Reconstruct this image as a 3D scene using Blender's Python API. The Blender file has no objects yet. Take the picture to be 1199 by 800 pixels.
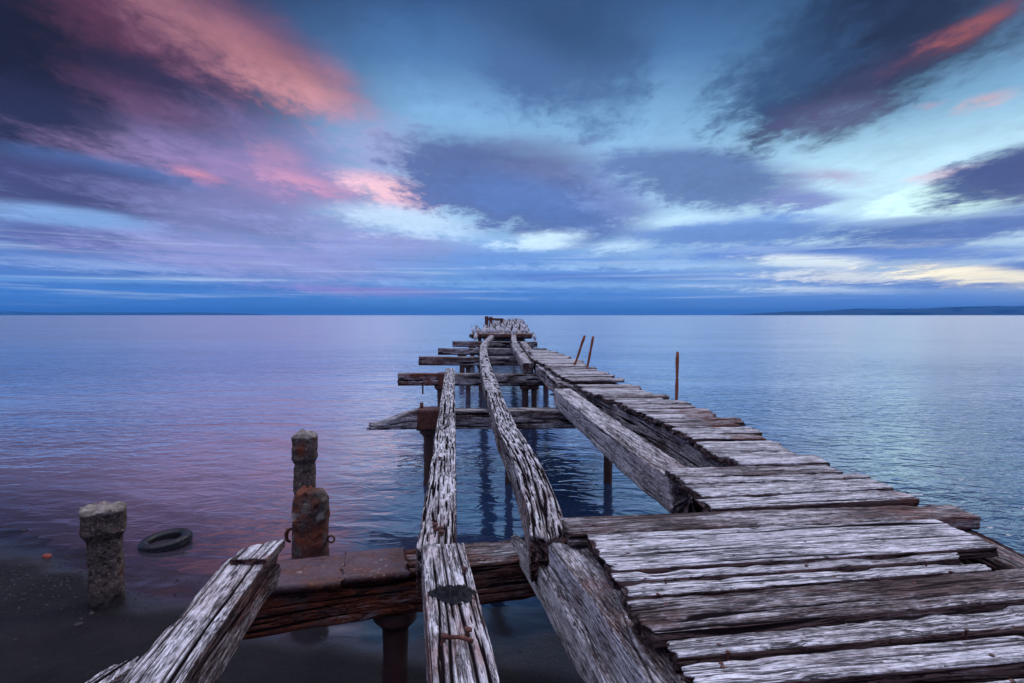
import bpy, math, random
import numpy as np
from mathutils import Matrix, Vector

random.seed(7)
SC = bpy.context.scene
COL = SC.collection
F = 714.0            # focal length in photograph pixels
HZ = 369.0           # horizon row
CX = 599.5
CAMZ = 2.65          # eye height over the water

def at(px, py, d):                       # point seen at (px,py) at distance d
    return np.array([(px - CX) / F * d, d, CAMZ - (py - HZ) / F * d])
def on(px, py, z):                       # point seen at (px,py) lying at height z
    return at(px, py, (CAMZ - z) * F / (py - HZ))

# ------------------------------------------------------------------ noise
def _h(ix, iy, iz, seed):
    n = (ix.astype(np.int64) * 374761393 + iy.astype(np.int64) * 668265263 + iz.astype(np.int64) * 2147483647 + seed * 974711) & 0xFFFFFFFF
    n = ((n ^ (n >> 13)) * 1274126177) & 0xFFFFFFFF
    n = ((n ^ (n >> 16)) * 2246822519) & 0xFFFFFFFF
    return ((n ^ (n >> 15)) & 0xFFFFFF) / float(0xFFFFFF)
def vnoise(x, y, z, seed=0):
    x, y, z = np.broadcast_arrays(np.asarray(x, float), np.asarray(y, float), np.asarray(z, float))
    ix, iy, iz = np.floor(x), np.floor(y), np.floor(z)
    fx, fy, fz = x - ix, y - iy, z - iz
    fx, fy, fz = [f * f * (3 - 2 * f) for f in (fx, fy, fz)]
    r = 0
    for a in (0, 1):
        wx = fx if a else 1 - fx
        for b in (0, 1):
            wy = fy if b else 1 - fy
            for c in (0, 1):
                wz = fz if c else 1 - fz
                r = r + wx * wy * wz * _h(ix + a, iy + b, iz + c, seed)
    return r
def fbm(x, y, z, seed=0, oct=3):
    r, a, s = 0, 0.5, 0
    for k in range(oct):
        r = r + a * vnoise(x * 2 ** k, y * 2 ** k, z * 2 ** k, seed + 17 * k); s += a; a *= 0.5
    return r / s
def sstep(a, b, x):
    t = np.clip((x - a) / (b - a), 0, 1)
    return t * t * (3 - 2 * t)

# ------------------------------------------------------------------ objects
def tag(o, label=None, cat=None, group=None, kind=None):
    if label: o['label'] = label
    if cat: o['category'] = cat
    if group: o['group'] = group
    if kind: o['kind'] = kind
    return o
def empty(name, loc=(0, 0, 0)):
    o = bpy.data.objects.new(name, None); COL.objects.link(o); o.location = loc
    o.empty_display_size = 0.1
    return o
def mesh_obj(name, V, faces, mat, parent=None, attrs=None, smooth=True, matrix=None, mat_idx=None):
    me = bpy.data.meshes.new(name)
    V = np.asarray(V, np.float32)
    if isinstance(faces, np.ndarray):
        me.vertices.add(len(V)); me.vertices.foreach_set('co', V.ravel())
        me.loops.add(faces.size); me.loops.foreach_set('vertex_index', faces.astype(np.int32).ravel())
        me.polygons.add(len(faces))
        me.polygons.foreach_set('loop_start', np.arange(0, faces.size, faces.shape[1], dtype=np.int32))
        me.update(calc_edges=True)
    else:
        me.from_pydata(V.tolist(), [], faces)
    if smooth:
        me.polygons.foreach_set('use_smooth', np.ones(len(me.polygons), bool))
    for k, v in (attrs or {}).items():
        at_ = me.attributes.new(k, 'FLOAT', 'POINT'); at_.data.foreach_set('value', np.asarray(v, np.float32))
    for m in (mat if isinstance(mat, (list, tuple)) else [mat]):
        me.materials.append(m)
    if mat_idx is not None:
        me.polygons.foreach_set('material_index', np.asarray(mat_idx, np.int32))
    me.validate(); me.update()
    o = bpy.data.objects.new(name, me); COL.objects.link(o)
    if parent is not None: o.parent = parent
    if matrix is not None:
        o.matrix_basis = (Matrix.Translation(parent.location).inverted() if parent is not None and parent.parent is None and parent.type == 'EMPTY' else Matrix()) @ matrix
    return o

def ring_faces(nr, n, close=True):
    i = np.arange(nr - 1)[:, None] * n; j = np.arange(n)[None, :]
    k = (j + 1) % n
    q = np.stack([i + j, i + n + j, i + n + k, i + k], -1).reshape(-1, 4)
    return q

# ------------------------------------------------------------------ node helpers
def newmat(name):
    m = bpy.data.materials.new(name); m.use_nodes = True
    nt = m.node_tree; nt.nodes.clear()
    return m, NT(nt)
class NT:
    def __init__(s, nt): s.nt = nt
    def n(s, typ, **kw):
        nd = s.nt.nodes.new(typ)
        ins = kw.pop('ins', {})
        for k, v in kw.items(): setattr(nd, k, v)
        for k, v in ins.items(): s.set(nd.inputs[k], v)
        return nd
    def set(s, sock, v):
        if isinstance(v, bpy.types.NodeSocket): s.nt.links.new(v, sock)
        elif v is not None: sock.default_value = v
    def math(s, op, a, b=None, c=None, clamp=False):
        nd = s.nt.nodes.new('ShaderNodeMath'); nd.operation = op; nd.use_clamp = clamp
        s.set(nd.inputs[0], a)
        if b is not None: s.set(nd.inputs[1], b)
        if c is not None: s.set(nd.inputs[2], c)
        return nd.outputs[0]
    def vmath(s, op, a, b=None):
        nd = s.nt.nodes.new('ShaderNodeVectorMath'); nd.operation = op
        s.set(nd.inputs[0], a)
        if b is not None: s.set(nd.inputs[1], b)
        return nd.outputs['Value'] if op in ('LENGTH', 'DOT_PRODUCT') else nd.outputs[0]
    def mr(s, v, a, b, c=0.0, d=1.0, smooth=False):
        nd = s.nt.nodes.new('ShaderNodeMapRange'); nd.interpolation_type = 'SMOOTHSTEP' if smooth else 'LINEAR'
        s.set(nd.inputs[0], v)
        for k, x in zip((1, 2, 3, 4), (a, b, c, d)): s.set(nd.inputs[k], x)
        return nd.outputs[0]
    def mix(s, f, a, b, mode='MIX'):
        nd = s.nt.nodes.new('ShaderNodeMix'); nd.data_type = 'RGBA'; nd.blend_type = mode
        s.set(nd.inputs[0], f)
        for k, v in ((6, a), (7, b)):
            if isinstance(v, tuple) and len(v) == 3: v = (*v, 1)
            s.set(nd.inputs[k], v)
        return nd.outputs[2]
    def noise(s, vec, scale, detail=4, rough=0.55, dist=0.0, color=False):
        nd = s.n('ShaderNodeTexNoise', ins={'Vector': vec, 'Scale': scale, 'Detail': detail, 'Roughness': rough, 'Distortion': dist})
        return nd.outputs[1] if color else nd.outputs[0]
    def mapping(s, vec, loc=(0, 0, 0), rot=(0, 0, 0), scale=(1, 1, 1), typ='POINT'):
        return s.n('ShaderNodeMapping', vector_type=typ, ins={'Vector': vec, 'Location': loc, 'Rotation': rot, 'Scale': scale}).outputs[0]
    def comb(s, x, y, z):
        return s.n('ShaderNodeCombineXYZ', ins={0: x, 1: y, 2: z}).outputs[0]
    def attr(s, name):
        return s.n('ShaderNodeAttribute', attribute_name=name).outputs['Fac']
    def bsdf(s, col, rough=0.7, spec=0.3, bump=None, bstr=0.5, bdist=0.01, **ins):
        p = s.n('ShaderNodeBsdfPrincipled')
        s.set(p.inputs['Base Color'], (*col, 1) if isinstance(col, tuple) and len(col) == 3 else col)
        s.set(p.inputs['Roughness'], rough); s.set(p.inputs['Specular IOR Level'], spec)
        for k, v in ins.items(): s.set(p.inputs[k], v)
        if bump is not None:
            b = s.n('ShaderNodeBump', ins={'Height': bump, 'Strength': bstr, 'Distance': bdist})
            s.set(p.inputs['Normal'], b.outputs[0])
        return p
    def out(s, surf):
        o = s.n('ShaderNodeOutputMaterial'); s.nt.links.new(surf.outputs[0] if hasattr(surf, 'outputs') else surf, o.inputs[0])

def objcoord(N, seedmul=37.0):
    tc = N.n('ShaderNodeTexCoord').outputs['Object']
    rnd = N.n('ShaderNodeObjectInfo').outputs['Random']
    return N.vmath('ADD', tc, N.comb(N.math('MULTIPLY', rnd, seedmul), N.math('MULTIPLY', rnd, seedmul * 1.7), N.math('MULTIPLY', rnd, seedmul * 0.6)))

def make_wood():
    m, N = newmat('weathered_wood')
    co = objcoord(N)
    crack, bleach, rust = N.attr('crack'), N.attr('bleach'), N.attr('rust')
    g1 = N.noise(N.mapping(co, scale=(5.0, 62, 62)), 1.0, 5, 0.62, 0.6)
    g2 = N.noise(N.mapping(co, scale=(16, 160, 160)), 1.0, 3, 0.6, 0.3)
    bl = N.noise(N.mapping(co, scale=(1.4, 6, 6)), 1.0, 4, 0.6)
    fl = N.noise(N.mapping(co, scale=(24, 75, 75)), 1.0, 3, 0.6, 0.8)        # flaking
    fine = N.math('ADD', N.math('MULTIPLY', g1, 0.65), N.math('MULTIPLY', g2, 0.35))
    # silvering of the exposed face, eaten away along the grain
    b = N.math('ADD', bleach, N.math('MULTIPLY', N.math('SUBTRACT', fine, 0.5), 1.35))
    b = N.math('ADD', b, N.math('MULTIPLY', N.math('SUBTRACT', bl, 0.5), 2.0))
    b = N.math('ADD', b, N.math('MULTIPLY', N.math('SUBTRACT', fl, 0.5), 0.7))
    b = N.mr(b, 0.12, 1.0, smooth=True)
    brown = N.mix(bl, (0.050, 0.024, 0.021), (0.13, 0.078, 0.070))
    silver = N.mix(N.mr(fl, 0.3, 0.7), (0.37, 0.345, 0.36), (0.82, 0.80, 0.83))
    col = N.mix(b, brown, silver)
    rr = N.math('MULTIPLY', rust, N.mr(N.noise(N.mapping(co, scale=(5, 14, 14)), 1.0, 5, 0.65), 0.38, 0.62), clamp=True)
    col = N.mix(rr, col, N.mix(g1, (0.075, 0.015, 0.010), (0.30, 0.085, 0.035)))
    # fine open checks along the grain
    def lines(sc, wd, lo, hi):
        ck = N.noise(N.mapping(co, scale=sc), 1.0, 4, 0.6, 0.7)
        ck = N.math('ABSOLUTE', N.math('SUBTRACT', ck, 0.5))
        return N.math('MULTIPLY', N.mr(ck, wd * 0.25, wd, 1, 0, True), N.mr(N.noise(N.mapping(co, loc=(4, 4, 4), scale=(sc[0] * 1.2, sc[1] * .25, sc[2] * .25)), 1.0, 3, 0.6), lo, hi))
    ckm = N.math('MAXIMUM', lines((1.5, 38, 38), 0.034, 0.40, 0.54), lines((4.5, 85, 85), 0.05, 0.42, 0.56))
    dark = N.math('MAXIMUM', N.mr(crack, 0.08, 0.55, smooth=True), N.math('MULTIPLY', ckm, 0.88))
    col = N.mix(dark, col, (0.010, 0.007, 0.008))
    hgt = N.math('SUBTRACT', N.math('ADD', N.math('MULTIPLY', fine, 0.7), N.math('MULTIPLY', fl, 0.25)), N.math('MULTIPLY', dark, 0.9))
    p = N.bsdf(col, 0.72, N.math('MULTIPLY', N.math('SUBTRACT', 1.0, dark), 0.25), hgt, 1.0, 0.0065)
    N.out(p); return m
def make_rust(name='rusted_iron', pale=0.0):
    m, N = newmat(name)
    co = objcoord(N)
    a = N.noise(co, 9, 6, 0.65); b = N.noise(N.mapping(co, loc=(3, 1, 7)), 38, 4, 0.6)
    col = N.mix(N.mr(a, 0.35, 0.65), (0.026, 0.011, 0.010), (0.10, 0.030, 0.018))
    col = N.mix(N.mr(b, 0.52, 0.7), col, (0.20, 0.07, 0.03))
    if pale:
        col = N.mix(N.mr(N.noise(co, 5, 3, 0.6), 0.4, 0.6), col, (0.085, 0.048, 0.055))
        col = N.mix(N.math('MULTIPLY', N.mr(b, 0.60, 0.66), N.mr(N.noise(co, 7, 3, 0.6), 0.52, 0.66)), col, (0.34, 0.30, 0.31))
    N.out(N.bsdf(col, N.mr(a, 0.2, 0.8, 0.30, 0.75) if pale else N.mr(a, 0.2, 0.8, 0.45, 0.85), 0.4, N.math('ADD', a, b), 0.8, 0.008)); return m
def make_concrete():
    m, N = newmat('crumbling_concrete')
    co = objcoord(N)
    a = N.noise(co, 6, 6, 0.62); b = N.noise(co, 45, 4, 0.6); c = N.noise(co, 16, 3, 0.6)
    col = N.mix(N.mr(a, 0.3, 0.7), (0.038, 0.026, 0.023), (0.105, 0.077, 0.063))
    col = N.mix(N.mr(b, 0.54, 0.68), col, (0.21, 0.165, 0.14))
    col = N.mix(N.mr(c, 0.6, 0.68), col, (0.028, 0.018, 0.016))
    col = N.mix(N.attr('lime'), col, (0.46, 0.42, 0.38))
    col = N.mix(N.attr('rust'), col, N.mix(b, (0.07, 0.016, 0.010), (0.19, 0.055, 0.026)))
    col = N.mix(N.attr('weed'), col, (0.018, 0.016, 0.016))
    N.out(N.bsdf(col, 0.85, 0.25, N.math('ADD', a, N.math('MULTIPLY', b, 0.6)), 1.0, 0.012)); return m
def make_plain(name, col, rough=0.6, spec=0.4, var=0.25, scale=30):
    m, N = newmat(name)
    co = objcoord(N)
    a = N.noise(co, scale, 4, 0.6)
    c2 = tuple(c * (1 + var) for c in col); c1 = tuple(c * (1 - var) for c in col)
    N.out(N.bsdf(N.mix(a, c1, c2), rough, spec, a, 0.4, 0.004)); return m

PILEM = make_plain('dark_wet_rust', (0.045, 0.018, 0.014), 0.55, 0.4, 0.6, 14); WOOD = make_wood(); RUST = make_rust(); RUSTP = make_rust('scaly_rust_plate', 1.0); CONC = make_concrete()
RUBBER = make_plain('black_rubber', (0.007, 0.007, 0.009), 0.42, 0.35)
BLACK = make_plain('black_feathers', (0.012, 0.012, 0.015), 0.6, 0.3, 0.2, 40)
WHITE = make_plain('white_feathers', (0.88, 0.87, 0.86), 0.7, 0.2, 0.08, 40)
BEAK = make_plain('bird_beak', (0.30, 0.20, 0.10), 0.5, 0.3)
WEED = make_plain('dried_seaweed', (0.012, 0.012, 0.015), 0.6, 0.15, 0.6, 90)
BRICK = make_plain('red_brick', (0.22, 0.05, 0.035), 0.8, 0.2, 0.3, 40)
STONE = make_plain('beach_stone', (0.034, 0.030, 0.032), 0.6, 0.25, 0.7, 3)

# ------------------------------------------------------------------ timber
_tseed = [11]
def timber(name, path, w, t, parent=None, dref=None, crack=1.0, bleach=0.9, side=0.35, rust=(), wob=1.0, jag=(0.03, 0.03),
           w1=None, shape=None, roll=0.0, twist=0.0, chip=1.0, label=None, corner=0.014, freq=1.0, res=None, grain_x=1.0, pits=0.0):
    """A weathered sawn timber. path: points along the middle of its top face."""
    _tseed[0] += 13; sd = _tseed[0]
    path = [np.asarray(p, float) for p in path]
    a, b = path[0], path[-1]
    ax = b - a; L = np.linalg.norm(ax); ax = ax / L
    up = np.array([0, 0, 1.0]); sy = np.cross(up, ax); sy /= np.linalg.norm(sy); up = np.cross(ax, sy)
    R = np.stack([ax, sy, up], 1)
    loc = np.array([(p - a) @ R for p in path])           # local polyline
    if name in ('deck_plank', 'stringer', 'joist') and wob == 1.0: wob = 0.6
    if name in ('stringer', 'joist'): corner = 0.009
    d = dref if dref is not None else max(1.8, 0.5 * (a[1] + b[1]))
    rc = res or float(np.clip(d * 0.0021, 0.0055, 0.06)); rl = float(np.clip(d * 0.0068, 0.016, 0.25))
    nl = int(min(260, max(6, L / rl))) + 1
    nw, nt_ = int(max(4, w / rc)), int(max(3, t / rc))
    r = min(corner, w * 0.2, t * 0.2)
    hw = w / 2
    ys = np.linspace(-hw, hw, nw, endpoint=False); zs = np.linspace(0, -t, nt_, endpoint=False)
    ring = np.concatenate([np.stack([ys, 0 * ys], 1), np.stack([0 * zs + hw, zs], 1),
                           np.stack([-ys, 0 * ys - t], 1), np.stack([0 * zs - hw, -t - zs], 1)])
    q = np.stack([np.clip(ring[:, 0], -hw + r, hw - r), np.clip(ring[:, 1], -t + r, -r)], 1)
    dn = ring - q; dn /= np.linalg.norm(dn, axis=1)[:, None]
    ring = q + dn * r
    cornerf = np.clip(np.minimum(abs(dn[:, 0]), abs(dn[:, 1])) * 2.2, 0, 1)
    # also soften close to the edges for chipping
    ed = np.minimum(hw - abs(ring[:, 0]), np.minimum(-ring[:, 1], ring[:, 1] + t) + 0 * ring[:, 1])
    ed = np.minimum(np.maximum(hw - abs(ring[:, 0]), 0), 0.2)
    edz = np.minimum(-ring[:, 1], ring[:, 1] + t)
    edge = np.exp(-(np.maximum(ed, edz)) / (0.03))
    edge = np.maximum(edge, cornerf)
    n = len(ring)
    S = np.linspace(0, 1, nl)[:, None]
    X = S * L + 0 * ring[None, :, 0]; Y = ring[None, :, 0] + 0 * X; Z = ring[None, :, 1] + 0 * X
    NY = dn[None, :, 0] + 0 * X; NZ = dn[None, :, 1] + 0 * X
    gx = grain_x
    wy = fbm(X * 0.9 * gx, Y * 3, Z * 3, sd + 1, 2) - 0.5
    # long open checks that follow the grain, opening and closing along the length
    U = np.concatenate([[0], np.cumsum(np.linalg.norm(np.diff(ring, axis=0), axis=1))])[None, :] + 0 * X
    def checks(freq_u, fx, thr, wid, s_, warp):
        ph = U * freq_u * freq + (fbm(X * 0.6 * gx + s_, U * 5, 0.5, sd + s_, 3) - 0.5) * warp
        idn = np.floor(ph); fr = abs(ph - idn - 0.5 + (_h(idn, idn * 0 + 3, idn * 0, sd + s_) - 0.5) * 0.5)
        op = vnoise(X * fx * gx + 31 * _h(idn, idn * 0 + 7, idn * 0, sd), idn * 5.37, 2.0, sd + s_ + 1)
        wd = np.clip(op - thr, 0, 1) * wid
        return np.clip(1 - fr / (wd + 1e-4), 0, 1) ** 0.6 * sstep(0.0, 0.08, op - thr)
    c1 = checks(13, 0.9, 0.48 - 0.16 * (crack - 1), 0.34, 2, 2.2)
    c2 = checks(30, 2.0, 0.50 - 0.16 * (crack - 1), 0.75, 40, 3.5)
    ck = np.clip(np.maximum(c1, 0.75 * c2), 0, 1) * min(1, crack)
    ck = ck * (0.55 + 0.45 * vnoise(X * 0.7, U * 3, 1, sd + 77)) if name == 'deck_plank' else ck
    if pits:
        c3 = checks(62, 6.0, 0.46, 1.0, 60, 5.0)
        ck = np.clip(np.maximum(ck, c3 * pits), 0, 1)
    und = (fbm(X * 1.6, Y * 30, Z * 30, sd + 6, 3) - 0.5) * 0.0045 * wob
    big = (vnoise(X * 1.1, Y * 2.0, Z * 2.0, sd + 7) - 0.5) * 0.007 * wob
    ch = sstep(0.52, 0.85, fbm(X * 4.5, Y * 4, Z * 4, sd + 8, 3)) * edge * 0.013 * chip
    ch = ch + edge * 0.006 * fbm(X * 22, Y * 9, Z * 9, sd + 9, 2)
    depth = ck * min(0.016, 0.12 * min(w, t)) + ch
    fade = min(1.0, 0.25 * min(w, t) / 0.02)
    disp = (und + big) * fade - np.minimum(depth, 0.35 * min(w, t))
    Y2 = Y + NY * disp; Z2 = Z + NZ * disp
    if w1 is not None: Y2 = Y2 * (1 + (w1 / w - 1) * S)
    Y2 = Y2 * (1 + (vnoise(X * 1.5, 0, 3, sd + 10) - 0.5) * 0.06 * wob)
    # jagged ends: fibres of unequal length
    j0 = (fbm(0, Y * 26, Z * 16, sd + 11, 2) - 0.15) * jag[0] * 1.6
    j1 = (fbm(3, Y * 26, Z * 16, sd + 12, 2) - 0.15) * jag[1] * 1.6
    e0 = np.clip(1 - X / max(0.05, 6 * jag[0]), 0, 1); e1 = np.clip(1 - (L - X) / max(0.05, 6 * jag[1]), 0, 1)
    X2 = X + e0 * j0 - e1 * j1
    b_ = np.where(NZ > 0.5, bleach, np.where(NZ < -0.5, 0.1, side)) + 0 * X
    b_ = np.where((abs(NZ) <= 0.5), side + 0 * X, b_)
    b_ = b_ - np.clip(ch * 12, 0, 0.5)
    rs = np.zeros_like(X)
    for (s0, s1, amt) in rust:
        rs = np.maximum(rs, amt * sstep(s0 - 0.04, s0 + 0.02, S) * (1 - sstep(s1 - 0.02, s1 + 0.04, S)) + 0 * X)
    # end caps
    def cap(i, s):
        outp = []
        yc, zc = Y2[i].mean(), Z2[i].mean()
        for f in (0.8, 0.55, 0.3, 0.06):
            yy = yc + (Y2[i] - yc) * f; zz = zc + (Z2[i] - zc) * f
            xx = X2[i].mean() + (X2[i] - X2[i].mean()) * (f * 0.6 + 0.3) + s * (fbm(2, yy * 40, zz * 40, sd + 15, 2) - 0.6) * min(0.03, jag[0] + 0.01)
            ckc = sstep(0.55, 0.9, fbm(1, yy * 30, zz * 30, sd + 16, 2))
            outp.append((xx, yy, zz, ckc, np.full(n, side * 0.6), rs[i]))
        return outp
    rows = [(X2[i], Y2[i], Z2[i], ck[i], b_[i], rs[i]) for i in range(nl)]
    rows = cap(0, 1)[::-1] + rows + cap(nl - 1, -1)
    A = [np.array([rw[k] for rw in rows]) for k in range(6)]
    XX, YY, ZZ = A[0], A[1], A[2]
    if shape is not None: XX, YY, ZZ = shape(XX, YY, ZZ, L, w, t, sd)
    if roll or twist:
        ang = roll + twist * XX / L
        YY, ZZ = YY * np.cos(ang) - ZZ * np.sin(ang), YY * np.sin(ang) + ZZ * np.cos(ang)
    if len(path) > 2:
        xs = loc[:, 0]
        fine = np.linspace(xs[0], xs[-1], 200)
        py, pz = np.interp(fine, xs, loc[:, 1]), np.interp(fine, xs, loc[:, 2])
        k = np.ones(15) / 15
        py = np.convolve(np.pad(py, 7, 'edge'), k, 'valid'); pz = np.convolve(np.pad(pz, 7, 'edge'), k, 'valid')
        YY = YY + np.interp(XX, fine, py); ZZ = ZZ + np.interp(XX, fine, pz)
    V = np.stack([XX.ravel(), YY.ravel(), ZZ.ravel()], 1)
    f = ring_faces(len(rows), n)
    M = Matrix([[*R[0], a[0]], [*R[1], a[1]], [*R[2], a[2]], [0, 0, 0, 1]])
    o = mesh_obj(name, V, f, WOOD, parent, dict(crack=A[3].ravel(), bleach=A[4].ravel(), rust=A[5].ravel()), True, M)
    if label: o['label'] = label
    return o

def lumpy(name, secs, n, mat, parent=None, loc=(0, 0, 0), rot=0.0, amp=0.015, freq=9, seed=0, attrs=None, power=2.0, cap=True, lean=(0, 0)):
    """Stack of super-elliptic rings (z, rx, ry): columns, posts, stones."""
    zs = np.array([s[0] for s in secs]); rx = np.array([s[1] for s in secs]); ry = np.array([s[2] for s in secs])
    zf = np.unique(np.concatenate([np.linspace(zs[0], zs[-1], max(8, int((zs[-1] - zs[0]) / 0.016))), zs]))
    th = np.linspace(0, 2 * np.pi, n, endpoint=False)
    ct, st = np.cos(th), np.sin(th)
    k = (abs(ct) ** power + abs(st) ** power) ** (-1 / power)
    RX = np.interp(zf, zs, rx)[:, None] * (k * ct)[None]; RY = np.interp(zf, zs, ry)[:, None] * (k * st)[None]
    ZZ = zf[:, None] + 0 * RX
    if cap:
        for f in (0.85, 0.6, 0.3, 0.03):
            RX = np.vstack([RX, RX[len(zf) - 1:len(zf)] * f]); RY = np.vstack([RY, RY[len(zf) - 1:len(zf)] * f]); ZZ = np.vstack([ZZ, ZZ[len(zf) - 1:len(zf)]])
    nz = (fbm(RX * freq, RY * freq, ZZ * freq, seed, 4) - 0.5) * 2 * amp
    rr = np.sqrt(RX ** 2 + RY ** 2) + 1e-6
    pit = sstep(0.62, 0.75, fbm(RX * freq * 2.2, RY * freq * 2.2, ZZ * freq * 2.2, seed + 5, 2)) * amp * 0.9
    sc = 1 + (nz - pit) / np.maximum(rr, amp * 3)
    RX2, RY2 = RX * sc, RY * sc
    if cap:
        top = ZZ >= zf[-1] - 1e-6
        ZZ = ZZ + np.where(top, (fbm(RX * freq * 1.5, RY * freq * 1.5, 3, seed + 9, 3) - 0.55) * amp * 4, 0)
    RX2 = RX2 + lean[0] * ZZ; RY2 = RY2 + lean[1] * ZZ
    c, s = math.cos(rot), math.sin(rot)
    V = np.stack([(RX2 * c - RY2 * s).ravel(), (RX2 * s + RY2 * c).ravel(), ZZ.ravel()], 1)
    at_ = {}
    for kk, fn in (attrs or {}).items(): at_[kk] = np.clip(fn(V[:, 0], V[:, 1], V[:, 2]), 0, 1)
    return mesh_obj(name, V, ring_faces(len(RX2), n), mat, parent, at_, True, Matrix.Translation(loc))

def tube(name, pts, rad, mat, parent=None, n=8, seed=0, amp=0.0):
    pts = [np.asarray(p, float) for p in pts]
    rad = rad if isinstance(rad, (list, tuple)) else [rad] * len(pts)
    V = []
    prev = None
    for i, p in enumerate(pts):
        t = pts[min(i + 1, len(pts) - 1)] - pts[max(i - 1, 0)]; t = t / np.linalg.norm(t)
        ref = np.array([0, 0, 1.0]) if abs(t[2]) < 0.9 else np.array([1.0, 0, 0])
        u = np.cross(ref, t) if prev is None else prev - t * (prev @ t)
        u /= np.linalg.norm(u); prev = u; v = np.cross(t, u)
        for k in range(n):
            a = 2 * math.pi * k / n
            rr = rad[i] * (1 + amp * (random.random() - 0.5))
            V.append(p + rr * (math.cos(a) * u + math.sin(a) * v))
    F_ = ring_faces(len(pts), n).tolist()
    F_.append(list(range(n))); F_.append(list(range(len(V) - n, len(V)))[::-1])
    o0 = np.mean(V, axis=0)
    return mesh_obj(name, np.array(V) - o0, F_, mat, parent, None, True, Matrix.Translation(Vector(o0)))

# ================================================================== SETTING
# shoreline: (x, y) where the water meets the sand
shore = [(-80, 16), (-30, 11), (-12, 8.6), (-6.6, 7.7), (-4.9, 7.0), (-3.7, 6.35), (-2.6, 5.95), (-1.6, 5.6), (-0.6, 5.35), (0.6, 5.3), (1.6, 4.9), (4, 4.0), (10, 2.0), (30, -4), (80, -20)]
SX, SY = np.array(shore).T
def shore_d(x, y): return y - np.interp(x, SX, SY)          # >0 on the sea side
def sand_z(x, y):
    s = -shore_d(x, y)
    z = np.where(s > 0, 0.030 * s + 0.004 * s * s / (1 + 0.05 * s), 0.030 * s * (1 + 0.06 * np.minimum(-s, 50)))
    z = np.maximum(z, -6)
    z = np.minimum(z, 0.45 + 0.004 * np.maximum(s, 0))
    near = np.exp(-(x ** 2 + (y - 4) ** 2) / 400)
    r = (fbm(x * 0.7, y * 1.1, 0, 3, 4) - 0.5) * 0.07 + (fbm(x * 5, y * 5, 0, 5, 3) - 0.5) * 0.018
    return z + r * (0.35 + 0.65 * sstep(-0.2, 1.2, s)) * near + 0.002

def graded(lo, hi, fine_lo, fine_hi, step, grow=1.35):
    mid = list(np.arange(fine_lo, fine_hi + 1e-6, step))
    up, s = [mid[-1]], step
    while up[-1] < hi: s *= grow; up.append(min(hi, up[-1] + s))
    dn, s = [mid[0]], step
    while dn[-1] > lo: s *= grow; dn.append(max(lo, dn[-1] - s))
    return np.array(dn[:0:-1] + mid + up[1:])
def grid_obj(name, xs, ys, zf, mat, attrs=None):
    Xg, Yg = np.meshgrid(xs, ys)
    Zg = zf(Xg, Yg)
    V = np.stack([Xg.ravel(), Yg.ravel(), Zg.ravel()], 1)
    nx, ny = len(xs), len(ys)
    i = np.arange(ny - 1)[:, None] * nx + np.arange(nx - 1)[None]
    f = np.stack([i, i + 1, i + nx + 1, i + nx], -1).reshape(-1, 4)
    return mesh_obj(name, V, f, mat, None, {k: fn(Xg, Yg).ravel() for k, fn in (attrs or {}).items()})

def make_sand():
    m, N = newmat('wet_sand')
    pos = N.n('ShaderNodeNewGeometry').outputs['Position']
    a = N.noise(pos, 1.3, 6, 0.6); b = N.noise(pos, 60, 3, 0.6); c = N.noise(pos, 9, 5, 0.65)
    wet = N.attr('wet')
    col = N.mix(N.mr(a, 0.3, 0.7), (0.008, 0.0075, 0.009), (0.021, 0.019, 0.021))
    col = N.mix(N.mr(b, 0.62, 0.75), col, (0.05, 0.045, 0.046))
    col = N.mix(N.mr(c, 0.60, 0.70), col, (0.02, 0.018, 0.02))
    col = N.mix(wet, col, N.mix(a, (0.010, 0.010, 0.013), (0.020, 0.019, 0.023)))
    rough = N.mr(wet, 0.0, 1.0, 0.7, 0.10)
    h = N.math('ADD', N.math('MULTIPLY', c, 1.0), N.math('MULTIPLY', b, 0.25))
    p = N.bsdf(col, rough, N.mr(wet, 0, 1, 0.05, 0.6), h, N.mr(wet, 0, 1, 1.0, 0.06), 0.035)
    N.out(p); return m
sand = grid_obj('sand', graded(-400, 400, -8, 4, 0.06), graded(-300, 400, 1.5, 9, 0.05),
                sand_z, make_sand(), {'wet': lambda x, y: sstep(-0.80, -0.25, shore_d(x, y) + (fbm(x * 0.9, y * 1.4, 2, 8, 3) - 0.5) * 1.1)})
tag(sand, kind='structure')

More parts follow.
